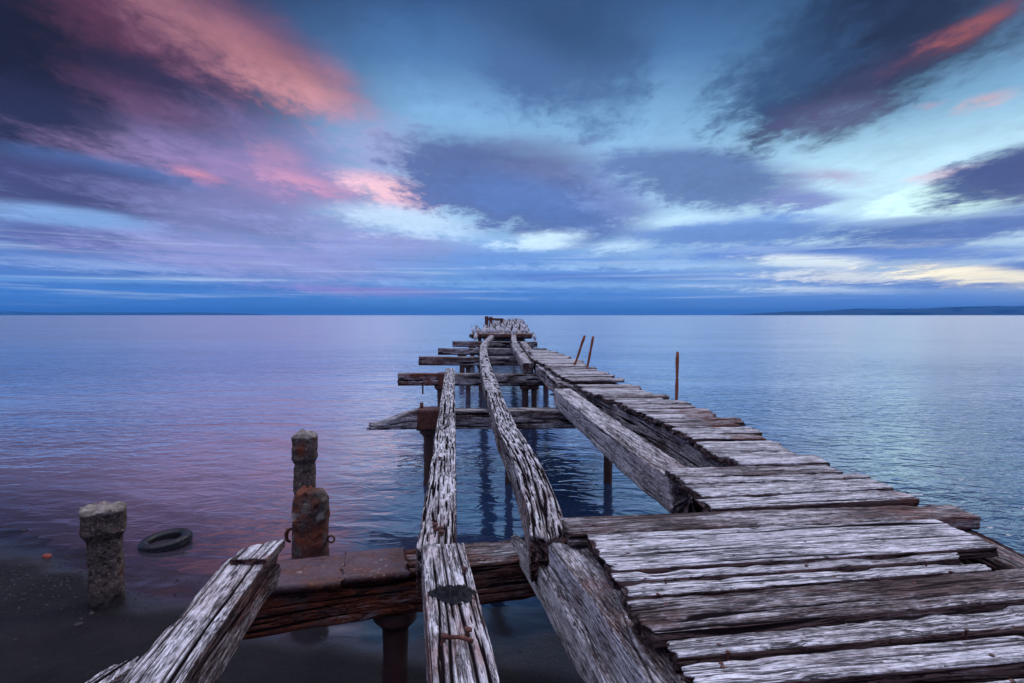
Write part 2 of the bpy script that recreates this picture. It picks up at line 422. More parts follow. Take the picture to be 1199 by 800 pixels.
def make_water():
    m, N = newmat('sea_water')
    pos = N.n('ShaderNodeNewGeometry').outputs['Position']
    sep = N.n('ShaderNodeSeparateXYZ', ins={0: pos})
    # wind ripples; crests run roughly along x
    w1 = N.noise(N.mapping(pos, rot=(0, 0, 0.25), scale=(2.0, 3.6, 1)), 1.0, 2, 0.5, 0.8)
    w2 = N.noise(N.mapping(pos, rot=(0, 0, -0.35), scale=(6.5, 10, 1)), 1.0, 2, 0.5, 0.6)
    w3 = N.noise(N.mapping(pos, rot=(0, 0, 0.1), scale=(0.22, 0.6, 1)), 1.0, 2, 0.5, 0.6)
    patch = N.noise(N.mapping(pos, rot=(0, 0, 0.15), scale=(0.035, 0.09, 1)), 1.0, 4, 0.55)
    patch = N.mr(patch, 0.36, 0.62, 0.30, 1.25)
    calm = N.mr(N.attr('shore'), 0.2, 5.0, 0.42, 1.0, True)            # still water at the very edge
    h = N.math('ADD', N.math('MULTIPLY', w1, 0.031), N.math('MULTIPLY', w2, 0.0045))
    h = N.math('MULTIPLY', h, N.math('MULTIPLY', calm, patch))
    h = N.math('ADD', h, N.math('MULTIPLY', w3, N.math('MULTIPLY', calm, 0.05)))
    bump = N.n('ShaderNodeBump', ins={'Height': h, 'Strength': 1.0, 'Distance': 1.0})
    lilac_sheen = N.mr(N.math('ADD', sep.outputs[0], N.math('MULTIPLY', N.noise(N.mapping(pos, scale=(.12, .2, 1)), 1.0, 3, .5), 2.5)), -4.5, 1.2, 1, 0, True)  # pinkish sky sheen on the left water, painted into its body colour
    body = N.n('ShaderNodeBsdfDiffuse', ins={'Color': N.mix(lilac_sheen, (0.018, 0.040, 0.098), (0.175, 0.128, 0.178)), 'Normal': bump.outputs[0]})
    tr = N.n('ShaderNodeBsdfTransparent', ins={'Color': (0.42, 0.46, 0.52, 1)})
    deep = N.mr(N.attr('shore'), 0.0, 3.0, 0.25, 1.0, True)
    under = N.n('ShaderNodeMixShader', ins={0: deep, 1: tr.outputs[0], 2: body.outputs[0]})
    gl = N.n('ShaderNodeBsdfGlossy', ins={'Color': (1, 1, 1, 1), 'Roughness': N.mr(N.attr('shore'), 4, 50, 0.06, 0.18), 'Normal': bump.outputs[0]})
    fr = N.n('ShaderNodeFresnel', ins={'IOR': 1.5, 'Normal': bump.outputs[0]})
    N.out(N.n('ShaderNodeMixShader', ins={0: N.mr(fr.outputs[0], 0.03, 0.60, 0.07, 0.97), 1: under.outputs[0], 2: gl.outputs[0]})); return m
def water_z(x, y):
    s = shore_d(x, y) + (fbm(x * 0.5, y * 0.5, 0, 21, 2) - 0.5) * 0.5
    z = 0
    for (c, wd, a) in ((0.55, 0.09, 0.004), (1.75, 0.16, 0.006), (3.6, 0.25, 0.007), (6.0, 0.4, 0.008)):
        z = z + a * np.exp(-((s - c - 0.18 * np.sin(x * 0.55 + c)) / wd) ** 2) * sstep(0.32, 0.62, vnoise(x * 0.22 + 3, c, 0, 4))
    return z * np.exp(-(x ** 2 + (y - 8) ** 2) / 500)
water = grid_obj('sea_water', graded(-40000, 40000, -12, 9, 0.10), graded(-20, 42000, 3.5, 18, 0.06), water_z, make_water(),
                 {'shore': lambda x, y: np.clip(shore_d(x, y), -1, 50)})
tag(water, kind='structure')

# hills across the bay
def hills(name, x0, x1, prof, d, mat):
    n, m_ = 120, 14
    px = np.linspace(x0, x1, n)
    hy = np.interp(px, [p[0] for p in prof], [p[1] for p in prof])
    top = (HZ - hy) / F * d
    V = []
    for j in range(m_):
        u = j / (m_ - 1)                       # 0 front foot .. 1 back foot
        prf = math.sin(math.pi * u) ** 0.8
        dep = d + u * 2600
        X = (px - CX) / F * d * (1 + 0.1 * (u - 0.4))
        Zr = top * prf * (0.75 + 0.5 * fbm(px * 0.035, j * 0.45, 0, 5, 4)) - 3
        V.append(np.stack([X, 0 * X + dep + 500 * (vnoise(px * 0.03, j, 2, 9) - .5), Zr], 1))
    V = np.concatenate(V)
    i = np.arange(m_ - 1)[:, None] * n + np.arange(n - 1)[None]
    f = np.stack([i, i + 1, i + n + 1, i + n], -1).reshape(-1, 4)
    return tag(mesh_obj(name, V, f, mat), kind='structure')
HILL = make_plain('haze_blue_hill', (0.03, 0.05, 0.075), 0.9, 0.0, 0.4, 0.004)  # blue of the distant air partly painted into the base colour
hills('hills', 895, 1500, [(895, 370.5), (905, 367.8), (960, 364.5), (1020, 363), (1078, 359.5), (1100, 361), (1199, 358), (1300, 356), (1420, 362), (1500, 369)], 9000, HILL)
hills('hills', -300, 300, [(-300, 366), (-100, 364), (60, 365.4), (200, 365.2), (250, 366), (292, 368.4), (300, 370.5)], 14000, HILL)
hills('hills', 690, 850, [(690, 369.5), (740, 368.5), (800, 368.4), (850, 369.6)], 19000, HILL)

# ================================================================== THE PIER
pier = empty('ruined_pier', (0.3, 3.4, 0))
tag(pier, 'long ruined timber pier with missing deck planks, running out over the sea', 'pier')
ZD, ZS, ZC = 1.53, 1.45, 1.17              # deck top, stringer top, cross-beam top

def quad_plank(LF, LN, RF, RN, z=ZD, t=0.06, **kw):
    lf, ln, rf, rn = [on(*p, z) for p in (LF, LN, RF, RN)]
    a, b = (lf + ln) / 2, (rf + rn) / 2
    ax = (b - a) / np.linalg.norm(b - a); sd = np.array([-ax[1], ax[0], 0])
    w0, w1 = abs((lf - ln) @ sd), abs((rf - rn) @ sd)
    g = 0.016
    return timber('deck_plank', [a, b], w0 - g, t, pier, w1=w1 - g, dref=min(a[1], b[1]), **kw)

def spike(parent, x, y, z, r=0.008, h=0.03, mat=RUST, tilt=(0.3, 0.2)):
    o = lumpy('bolt', [(-0.03, r, r), (h * 0.6, r, r), (h * 0.62, r * 2.1, r * 2.1), (h, r * 1.8, r * 1.8)], 10, mat, parent, (x, y, z), 0, r * 0.2, 40, int(x * 999) % 97)
    o.rotation_euler = (tilt[0], tilt[1], 0); return o
# foreground planks (pixel corners of the photograph measured at deck height)
quad_plank((657, 604), (662, 626), (1118, 588), (1146, 606), t=0.075, z=ZD + 0.004, bleach=0.42, side=0.3, jag=(0.03, 0.04), crack=0.8, rust=((0.80, 1.0, 0.5),), chip=1.4)
quad_plank((689, 624), (707, 668), (1095, 606), (1172, 640), t=0.06, z=ZD + 0.012, bleach=1.0, side=0.02, crack=0.9, chip=1.0, freq=0.8)
quad_plank((712, 669), (724, 681), (1120, 645), (1133, 653), t=0.055, z=ZD + 0.010, bleach=1.05, side=0.05, crack=0.6, chip=1.6, jag=(0.03, 0.05))
quad_plank((722, 682), (735, 699), (1148, 655), (1162, 666), t=0.06, z=ZD - 0.008, bleach=0.98, side=0.04, crack=1.0, chip=1.2)
quad_plank((736, 700), (752, 744), (1290, 655), (1345, 688), t=0.065, z=ZD + 0.014, bleach=0.36, side=0.0, crack=0.9, freq=0.75, chip=1.0, grain_x=1.5)
quad_plank((774, 748), (790, 769), (1320, 688), (1362, 722), t=0.07, z=ZD - 0.010, bleach=0.92, side=0.02, crack=1.2, chip=2.0, jag=(0.05, 0.04))
quad_plank((788, 772), (822, 806), (1360, 726), (1420, 756), t=0.07, z=ZD + 0.006, bleach=0.80, side=0.02, crack=1.2, chip=2.0, jag=(0.06, 0.04))
quad_plank((845, 818), (880, 880), (1440, 770), (1500, 800), t=0.07, z=ZD - 0.012, bleach=0.75, side=0.14, crack=1.0, chip=1.2)
# planks still lying on the near joist
quad_plank((817, 583), (830, 596), (1050, 571), (1078, 583), bleach=0.95, side=0.15, crack=1.0, chip=1.3, rust=((0.9, 1, 0.4),))
quad_plank((802, 566.5), (815, 581.5), (1026, 559), (1046, 571), bleach=0.85, side=0.15, crack=1.0, chip=1.2, z=ZD - 0.004)
quad_plank((790, 558.5), (801, 566), (1000, 552), (1030, 559), bleach=0.9, side=0.2, crack=0.9, chip=1.2)
quad_plank((777, 547), (789, 558), (965, 543), (993, 552), bleach=0.55, side=0.2, crack=0.8, chip=1.2, z=ZD + 0.006)

nrng = random.Random(9)
for pl in [o for o in pier.children if o.name.startswith('deck_plank')]:
    Lp = max(v.co.x for v in pl.data.vertices)
    for s_ in (0.16, 0.17, Lp * 0.55, Lp - 0.25):
        spike(pl, s_ + nrng.uniform(-.04, .05), nrng.uniform(-.07, .07), -0.005, 0.0042, 0.006, tilt=(nrng.uniform(-.1, .1), nrng.uniform(-.1, .1)))
LX = np.array([(4.5, 1.72), (5.1, 1.66), (5.67, 1.58), (6.1, 1.57), (7, 1.456), (8.16, 1.31), (9.1, 1.10), (9.6, 1.04), (11.1, .94), (12.7, .81), (16, .50), (19.6, .53)])
RX_ = np.array([(4.5, 2.40), (5.48, 2.34), (5.9, 2.38), (7.27, 2.29), (8.5, 2.1), (9.64, 1.96), (10.8, 1.87), (12.1, 1.82), (13.6, 1.72), (15.7, 1.62), (19.6, 1.16)])
xl = lambda d: float(np.interp(d, LX[:, 0], LX[:, 1])); xr = lambda d: float(np.interp(d, RX_[:, 0], RX_[:, 1]))
rng = random.Random(5)
d = 4.56
while d < 19.6:
    w = rng.choice((0.17, 0.2, 0.22, 0.24, 0.26, 0.28)) * (1.0 if d < 11 else 1.15)
    gap = 0.012 if rng.random() < 0.7 else rng.uniform(0.02, 0.09)
    if 9.75 < d < 10.35: d = 10.5; continue                 # the hole in the deck
    sl = float(np.interp(d, [4.5, 10, 20], [0.09, 0.06, 0.02]))
    x0 = xl(d + w / 2) + rng.uniform(-0.06, 0.05); x1 = xr(d + w / 2) + rng.uniform(-0.10, 0.12)
    if 7.6 < d < 8.2 or 6.1 < d < 6.5: x1 += 0.12
    z = ZD + rng.uniform(-0.012, 0.014)
    red = rng.random()
    timber('deck_plank', [(x0, d + w / 2, z), (x1, d + w / 2 + sl * (x1 - x0), z + rng.uniform(-0.012, 0.012))], w, rng.uniform(0.055, 0.075), pier,
           bleach=rng.choice((0.95, 0.9, 0.8, 0.6, 0.5)), side=rng.choice((0.12, 0.2, 0.3)), crack=rng.uniform(0.7, 1.1), chip=rng.uniform(1, 1.8),
           rust=((0.55, 1.0, 0.9),) if (5.9 < d < 7.2 or red < 0.12) else (), jag=(rng.uniform(.02, .06), rng.uniform(.02, .07)), roll=rng.uniform(-.02, .02))
    d += w + gap

# stringers / joists ---------------------------------------------------
S = lambda px, py, z=ZS: on(px, py, z)
# left run of stringers
o = timber('stringer', [(-0.02, 1.25, ZS), S(546, 800), S(519, 636)], 0.232, 0.26, pier, dref=2.1, bleach=1.0, side=0.6, crack=1.25, rust=((0.42, 0.72, 0.75), (0.86, 0.98, 0.35)), jag=(0.02, 0.015), chip=1.0, pits=0.5)
st_near = o
st_mid = timber('stringer', [S(510.5, 641), S(517, 570), S(522, 500), S(527, 431, ZS + 0.03)], 0.208, 0.26, pier, dref=3.6, bleach=0.98, side=0.3, crack=1.35, jag=(0.06, 0.05), rust=((0.0, 0.06, 0.4),), chip=1.2, pits=0.9, freq=1.15)
# broken timber in the lower left
def broken_top(X, Y, Z, L, w, t, sd):
    k = sstep(L - 0.40, L - 0.36, X + 0.02 * vnoise(Y * 40, 0, 0, sd))
    Z = np.where(Z > -t * 0.5, Z + k * 0.040, Z)
    cut = np.clip((X - (L - 0.02)) / 0.2, 0, 1)
    X = X - np.where(Y > 0, 1, 0) * 0 - sstep(-0.1, 0.1, Y) * 0.10 * sstep(L - 0.5, L, X)
    return X, Y, Z
st_left = timber('stringer', [(-1.04, 1.2, ZS - 0.01), S(183, 790, ZS - 0.01), S(289, 655, ZS - 0.02), at(306, 640, 3.2)], 0.205, 0.20, pier, dref=2.1, bleach=0.92, side=0.42, crack=1.45, jag=(0.03, 0.06), chip=1.2, freq=1.2,
       rust=((0.66, 0.90, 0.35),), label='split stringer end with deep black cracks')
def slant_end(X, Y, Z, L, w, t, sd):
    return X - sstep(0.0, L, X) * (Y + 0.03) * 0.75, Y, Z
timber('broken_slab', [on(289, 655, 1.462), on(312, 633, 1.462)], 0.185, 0.055, pier, dref=2.4, bleach=0.85, side=0.25, crack=0.8, jag=(0.02, 0.03), rust=((0, .25, .5),), shape=slant_end)
timber('splintered_board', [(-1.33, 1.45, 1.30), on(100, 806, 1.32), on(160, 767, 1.34)], 0.10, 0.05, pier, dref=2.2, bleach=0.75, side=0.3, crack=1.3, jag=(0.05, 0.12))
# middle run
mid_px = [(643, 630), (640, 606), (630, 575), (619, 545), (606, 520), (594, 500), (584, 475), (578, 457)]
timber('stringer', [S(x, y, 1.47) for x, y in mid_px], 0.215, 0.25, pier, dref=3.7, bleach=0.98, side=0.5, crack=1.4, jag=(0.09, 0.03), chip=1.2, rust=((0.0, 0.14, 0.5),), pits=1.0)
timber('stringer', [S(578.5, 459, 1.47), S(572, 440, 1.47), S(568, 425, 1.48), S(566.5, 415, 1.48), S(566, 408, 1.48)], 0.25, 0.26, pier, bleach=0.8, side=0.5, crack=1.1, pits=0.6)
timber('stringer', [at(566, 408, 22), at(567, 402, 28), at(571, 397.5, 34), at(576, 392.5, 42)], 0.30, 0.26, pier, bleach=0.7, side=0.5)
midn = [S(849, 852), S(808, 800), S(725, 695), S(668, 632)]
timber('stringer', midn, 0.27, 0.25, pier, dref=2.2, bleach=0.42, side=0.95, crack=0.6, chip=1.2, freq=0.5, wob=0.6, rust=((0.62, 0.70, 0.55), (0.40, 0.46, 0.35)), jag=(0.02, 0.05))
def pointy(X, Y, Z, L, w, t, sd):
    k = sstep(L - 0.75, L, X)
    return X, Y, Z - k * (Z + t) * 0.55
timber('sister_board', [(0.475, 1.45, 1.30), (0.335, 2.41, 1.32), (0.005, 4.05, 1.32)], 0.055, 0.20, pier, dref=2.4, bleach=0.6, side=0.9, crack=0.7, shape=pointy, jag=(0.02, 0.08), freq=0.7)
# big lavender joist that carries the near planks, and its continuation
def joist_pts(pts, w, z=ZS):
    return [S(x, y, z) + np.array([w / 2, 0, 0]) for x, y in pts]
timber('joist', joist_pts([(789, 562), (750, 537), (712, 508), (680, 482), (648, 455)], 0.29), 0.29, 0.27, pier, dref=4.4, bleach=0.78, side=0.85, crack=0.7, wob=0.7, chip=2.0, jag=(0.10, 0.02), freq=0.8, rust=((0.0, 0.14, 0.35),))
timber('joist', joist_pts([(655, 451), (627, 426.5)], 0.26), 0.26, 0.26, pier, bleach=0.7, side=0.55, crack=0.9)
timber('joist', joist_pts([(612, 425), (606, 415), (600, 405), (598, 399), (599, 391)], 0.28), 0.28, 0.27, pier, bleach=0.7, side=0.5, crack=0.9)
timber('joist', joist_pts([(622, 419), (614, 408), (609, 400)], 0.26), 0.26, 0.26, pier, bleach=0.6, side=0.4)
timber('joist', [(xl(x) + 0.21, x, ZS) for x in (4.35, 5.5, 7, 8.5, 10)], 0.24, 0.28, pier, dref=5, bleach=0.5, side=0.52, crack=1.1, chip=2.0, freq=0.8)
timber('joist', [(xl(x) + 0.20, x, ZS) for x in (10.05, 12, 14, 16, 19.4)], 0.24, 0.28, pier, bleach=0.5, side=0.5)
timber('joist', [(2.50, 1.3, ZS), (2.49, 3.2, ZS), (2.44, 4.3, ZS), (2.30, 6.2, ZS), (2.16, 7.6, ZS)], 0.20, 0.28, pier, dref=3.2, bleach=0.3, side=0.15, crack=1.0, rust=((0, .7, .3),))
timber('joist', [(xr(x) - 0.14, x, ZS) for x in (7.7, 9.6, 12, 15, 19.4)], 0.2, 0.28, pier, bleach=0.4, side=0.3)
timber('joist', [(1.72, 1.3, ZS), (1.60, 4.3, ZS)], 0.2, 0.28, pier, dref=3.4, bleach=0.3, side=0.15)

# cross beams ----------------------------------------------------------
c1 = timber('cross_beam', [(-1.56, 3.36, ZC), (-0.9, 3.62, ZC), (0.2, 3.92, ZC), (2.75, 4.30, ZC)], 0.34, 0.26, pier, dref=3.0, bleach=0.45, side=0.10, crack=1.0, jag=(0.03, 0.05), rust=((0.0, 0.24, 1.7), (0.24, 0.5, 0.6)), chip=1.4, freq=0.8)
def taper_left(X, Y, Z, L, w, t, sd):
    k = 1 - sstep(0.02, 0.85, X + 0.10 * (vnoise(Y * 20, Z * 8, 1, sd) - 0.5))
    return X, Y, Z - k * (Z + t) * 0.78
c2 = timber('cross_beam', [(-2.27, 9.52, ZC), (0.5, 9.62, ZC), (2.45, 9.70, ZC)], 0.32, 0.29, pier, dref=7, bleach=0.62, side=0.50, crack=1.1, shape=taper_left, jag=(0.12, 0.04), chip=1.6, freq=0.7, label='cross beam with a splintered pointed end')
c3 = timber('cross_beam', [(-2.86, 15.3, ZC + .02), (0, 15.4, ZC), (2.3, 15.5, ZC)], 0.32, 0.30, pier, bleach=0.5, side=0.48, rust=((0.03, 0.24, 1.0),), chip=2, crack=1.2)
c4 = timber('cross_beam', [(-3.28, 21.5, ZC + .02), (1.9, 21.6, ZC)], 0.34, 0.31, pier, bleach=0.5, side=0.48, chip=2, rust=((0.0, 0.15, .6),))
c5 = timber('cross_beam', [(-3.30, 27.2, ZC), (1.55, 27.2, ZC)], 0.34, 0.30, pier, bleach=0.5, side=0.48, chip=2)
c6 = timber('cross_beam', [(-3.32, 34.0, ZC + .02), (1.42, 34.0, ZC)], 0.36, 0.32, pier, bleach=0.5, side=0.48, chip=2, rust=((.2, .4, .6),))

def pile(x, y, ztop, r, ring=True, zbot=None, lean=0.0):
    zb = -1.2 if zbot is None else zbot
    o = lumpy('pile', [(zb, r * 1.05, r * 1.05), (ztop - 0.22, r, r), (ztop - 0.12, r * 1.05, r * 1.05), (ztop - 0.07, r * 1.7, r * 1.7), (ztop, r * 1.75, r * 1.75)],
              18 if y < 12 else 10, PILEM, pier, (x + 0.0, y, 0), 0.3, r * 0.10, 5 / max(r, 0.05) * 0.2, int(abs(x * 91 + y * 17)))
    return o
for (x, y, z, r) in ((-0.70, 3.66, ZC - .265, .075), (1.5, 4.12, ZC - .26, .075), (-1.30, 9.55, ZC - .29, .085), (1.52, 9.66, ZC - .29, .07), (-0.05, 9.64, ZC - .29, .06),
                     (-1.78, 15.33, ZC - .29, .10), (0.33, 15.40, ZC - .30, .085), (0.56, 15.42, ZC - .30, .075), (-1.55, 21.55, ZC - .29, .09), (-1.1, 21.56, ZC - .30, .08), (1.2, 21.58, ZC - .31, .10),
                     (-2.22, 27.2, ZC - .30, .12), (1.1, 27.2, ZC - .30, .11), (-2.2, 34, ZC - .30, .13), (1.0, 34, ZC - .31, .12)):
    pile(x, y, z, r)

# iron on the beams (sub-parts of the beams they are fixed to)
def slab_on(beam, name, x0, x1, w, t, y0=0.0, z0=0.0, mat=RUSTP, seed=1, path=None, tt=0.012):
    """an iron strap/saddle wrapped over a beam, in the beam's own axes"""
    hw = w / 2 + tt; n = 40
    prof = [(-hw, -t), (-hw, tt), (hw, tt), (hw, -t), (hw - tt, -t), (hw - tt, 0.002), (-hw + tt, 0.002), (-hw + tt, -t)]
    seg = []
    for i in range(8):
        p, q = np.array(prof[i]), np.array(prof[(i + 1) % 8]); k = max(1, int(np.linalg.norm(q - p) / 0.03))
        for j in range(k): seg.append(p + (q - p) * j / k)
    seg = np.array(seg); X = np.linspace(x0, x1, n)
    V = []
    for x in X:
        nz = (fbm(x * 12, seg[:, 0] * 20, seg[:, 1] * 20, seed, 3) - 0.5)
        e = (fbm(seg[:, 0] * 16, seg[:, 1] * 16, 2, seed + 3, 2) - 0.5) * 0.06
        xx = x + np.where(x > (x0 + x1) / 2, e, -e) * (abs(x - (x0 + x1) / 2) / (x1 - x0) * 2) ** 4
        V.append(np.stack([xx + 0 * seg[:, 0], seg[:, 0] * (1 + nz * 0.02) + y0, seg[:, 1] + nz * 0.012 + z0], 1))
    V = np.concatenate(V)
    f = ring_faces(n, len(seg)).tolist(); f.append(list(range(len(seg)))); f.append(list(range(len(V) - len(seg), len(V)))[::-1])
    return mesh_obj(name, V, f, mat, beam)
# saddle on the nearest beam follows its bend
slab_on(c1, 'rust_plate', 0.02, 0.62, 0.352, 0.03, 0.045, 0.006, RUSTP, 3)
slab_on(c1, 'rust_plate', 0.60, 0.97, 0.352, 0.028, 0.085, 0.010, RUSTP, 8)
slab_on(c2, 'rust_strap', 0.80, 1.16, 0.34, 0.30, 0.0, 0.006, RUST, 5)
slab_on(c3, 'rust_strap', 1.02, 1.20, 0.34, 0.30, 0.0, 0.0, RUST, 6)

# spikes left in the left stringers
for (x, y) in ((1.05, -0.03), (1.02, 0.06), (1.60, -0.07)): spike(st_near, x, y, -0.004)
for (x, y) in ((0.18, -0.02), (0.30, 0.02), (1.9, 0.03)): spike(st_mid, x, y, -0.004, 0.010, 0.028)
tube('bolt', [(1.02, 0.05, 0.012), (1.00, 0.0, 0.020), (0.97, -0.045, 0.016)], 0.008, RUST, st_near)
tube('bolt', [(0.22, 0.02, 0.012), (0.235, -0.03, 0.02)], 0.012, RUST, st_mid)
spike(st_left, 2.0, -0.02, -0.01, 0.012, 0.03)
tube('bolt', [(0.62, 0.0, -0.26), (0.62, 0.0, -0.50), (0.63, 0.0, -0.52)], [0.02, 0.02, 0.028], RUST, c3)
tube('bolt', [(0.85, 0.05, -0.03), (0.85, 0.05, 0.10)], [0.02, 0.03], RUST, c2)
tube('wire', [at(637, 449, 10.2), at(643, 456, 10.1), at(648, 458, 10.0), at(650, 453, 9.95)], 0.010, RUST, pier)
tube('bolt', [at(645, 462, 9.9), at(649, 462, 9.85)], 0.018, RUST, pier)

# far platform ----------------------------------------------------------
PF, PB = 42.0, 140.0
pxl = lambda y: np.interp(y, [42, 140], [-2.85, -2.7]); pxr = lambda y: np.interp(y, [42, 140], [1.42, 2.2])
ZP = 1.34
timber('cross_beam', [(-2.95, PF, ZP), (1.46, PF, ZP)], 0.40, 0.24, pier, bleach=0.35, side=0.15, rust=((.05, .95, .8),), chip=2)
k = 0
y = PF + 0.5
while y < PB:
    w = 2.4
    timber('deck_plank', [(pxl(y) + rng.uniform(-.1, .1), y + w / 2, ZP + 0.02), (pxr(y) + rng.uniform(-.1, .1), y + w / 2, ZP + 0.02)], w, 0.14, pier, bleach=0.55, side=0.2, wob=2)
    y += w + 0.06
for yy in (43.5, 52, 61, 71, 82, 94, 108, 122, 137):
    for xx in (-2.3, 0.75): pile(xx, yy, ZP - 0.12, 0.14)
    timber('cross_beam', [(-2.9, yy, ZP - 0.12), (1.4, yy, ZP - 0.12)], 0.36, 0.26, pier, bleach=0.3, side=0.15)
# rusted gantry at the seaward end
gantry = empty('iron_gantry', (-2.3, 63, ZP))
tag(gantry, 'rusted iron frame of posts and a rail standing among the seabirds', 'frame')
def ibox(name, p, q, hw, hd, parent, mat=RUST):
    p, q = np.array(p, float), np.array(q, float)
    return timber_like(name, p, q, hw, hd, parent, mat)
def timber_like(name, p, q, hw, hd, parent, mat):
    ax = q - p; L = np.linalg.norm(ax); ax /= L
    ref = np.array([0, 1.0, 0]); u = np.cross(ref, ax); u /= np.linalg.norm(u); v = np.cross(ax, u)
    V = []; prof = [(-hw, -hd), (hw, -hd), (hw, -hd * .6), (hw * .35, -hd * .6), (hw * .35, hd * .6), (hw, hd * .6), (hw, hd), (-hw, hd), (-hw, hd * .6), (-hw * .35, hd * .6), (-hw * .35, -hd * .6), (-hw, -hd * .6)]
    for s in (0, 0.33, 0.66, 1):
        for (a, b) in prof: V.append(p + ax * L * s + u * a * (1 + .1 * random.random()) + v * b)
    f = ring_faces(4, 12).tolist(); f.append(list(range(12))); f.append(list(range(36, 48))[::-1])
    V = np.array(V); o0 = V.mean(0)
    o = mesh_obj(name, V - o0, f, mat, parent, None, False, Matrix.Translation(Vector(o0)))
    return o
ibox('post', (-2.62, 63, ZP), (-2.62, 63, 2.52), .18, .14, gantry); ibox('post', (-2.22, 64, ZP), (-2.22, 64, 2.46), .16, .14, gantry)
ibox('post', (-1.15, 66, ZP), (-1.15, 66, 2.25), .14, .14, gantry)
ibox('rail', (-2.7, 64.2, 2.22), (-1.0, 66.2, 2.16), .12, .10, gantry)

# thin iron rods along the right edge
def rod(p0, p1, r, label):
    pts = [np.array(p0) + (np.array(p1) - np.array(p0)) * s + np.array([0.006 * math.sin(5 * s), 0, 0]) for s in np.linspace(0, 1, 9)]
    o = tube('iron_rod', pts, [r * (1 + 0.15 * math.sin(i * 2.1)) for i in range(9)], RODM, None, 8, 0, 0.2)
    return tag(o, label, 'rod', 'rusty rods along the right edge')
RODM = make_plain('orange_rust', (0.23, 0.075, 0.04), 0.8, 0.2, 0.5, 25)
rod(at(790.5, 490, 8.1), at(794, 412, 8.1), 0.021, 'tall upright rusty rod nearest the camera at the deck edge')
rod(at(671, 432, 13.6), at(685, 393, 13.6), 0.028, 'leaning rusty rod, left one of the close pair')
rod(at(686, 436, 13.0), at(695, 394, 13.0), 0.026, 'leaning rusty rod, right one of the close pair')

# ================================================================== POSTS, TYRE, SHORE THINGS
def conc_attr(zl, zw, seed, rustc=None):
    d_ = {'lime': lambda x, y, z: sstep(zl - 0.03, zl + 0.02, z + 0.03 * (vnoise(x * 30, y * 30, z * 30, seed) - .5)) * 0.7 * vnoise(x * 25, y * 25, z * 25, seed + 1),
          'weed': lambda x, y, z: (1 - sstep(zw, zw + 0.12, z + 0.06 * vnoise(x * 14, y * 14, z * 9, seed + 2))) * 0.8}
    d_['rust'] = rustc or (lambda x, y, z: 0 * x)
    return d_
p = at(126, 708, 5.55)
cp1 = lumpy('concrete_post', [(-0.35, .140, .130), (0.08, .138, .128), (0.56, .134, .125), (0.64, .140, .132), (0.71, .170, .162), (0.88, .175, .165), (0.91, .170, .158)], 90, CONC, None, (p[0], p[1], 0), 0.55, 0.024, 13, 31,
            conc_attr(0.895, 0.10, 3, lambda x, y, z: sstep(0.66, 0.8, vnoise(x * 6, y * 6, z * 4, 8)) * 0.5 * (z > .3)), power=5, lean=(-0.035, 0.0))
tag(cp1, 'stout crumbling concrete post with flared head standing on sand beside the tyre', 'post')
p = at(357, 600, 7.9)
cp2 = lumpy('concrete_post', [(-0.4, .125, .125), (0.60, .128, .125), (0.74, .120, .12), (0.80, .150, .145), (1.08, .152, .145), (1.12, .11, .11), (1.155, .06, .06)], 60, CONC, None, (p[0], p[1], 0), 0.15, 0.018, 15, 41,
            conc_attr(1.09, 0.05, 6, lambda x, y, z: np.exp(-((x - 0.0) / .05) ** 2 - ((z - 0.93) / .07) ** 2) * (y < 0) * 1.3), power=5)
tag(cp2, 'slim square concrete post in the water behind the rusty pile', 'post')
p = at(363.5, 660, 5.5)
rp = empty('rusty_pile', (p[0], p[1], 0))
tag(rp, 'rusted iron pile with broken concrete top and a ring, standing behind the near beam', 'pile')
zt = CAMZ - (578 - HZ) / F * 5.5
o = lumpy('casing', [(-0.3, .165, .165), (0.30, .160, .160), (0.36, .172, .172), (0.40, .172, .172), (0.44, .160, .160), (zt - 0.25, .158, .158), (zt - 0.10, .157, .157)], 48, RUST, rp, (0, 0, 0), 0, 0.010, 10, 51, cap=False)
o.location = (0, 0, 0)
o = lumpy('concrete_core', [(0.5, .146, .146), (zt - 0.28, .150, .150), (zt - 0.2, .158, .158), (zt - 0.05, .155, .150), (zt + 0.03, .115, .11)], 48, CONC, rp, (0, 0, 0), 0.3, 0.026, 11, 61,
          {'rust': lambda x, y, z: sstep(0.45, 0.6, vnoise(x * 12, y * 12, z * 9, 12)) * 0.95, 'lime': lambda x, y, z: sstep(0.55, 0.7, vnoise(x * 15, y * 15, z * 15, 14)) * np.exp(-((z - zt + 0.22) / .08) ** 2) * 0.9, 'weed': lambda x, y, z: sstep(0.5, .7, vnoise(x * 9, y * 9, z * 9, 19)) * 0.6}, power=3)
o.location = (0, 0, 0)
ringp = [(0.165 + 0.030 + 0.030 * math.cos(a), -0.03, zt - 0.40 + 0.030 * math.sin(a)) for a in np.linspace(0, 2 * math.pi, 15)]
o = tube('mooring_ring', ringp, 0.009, RUST, rp); o.location = Vector(np.mean(ringp, axis=0))
hk = [(-0.15, -0.05, zt - 0.30), (-0.185, -0.05, zt - 0.31), (-0.200, -0.05, zt - 0.35), (-0.195, -0.05, zt - 0.40), (-0.16, -0.05, zt - 0.42)]
o = tube('hook', hk, [0.012, 0.018, 0.020, 0.016, 0.010], RUST, rp); o.location = Vector(np.mean(np.array(hk), axis=0))

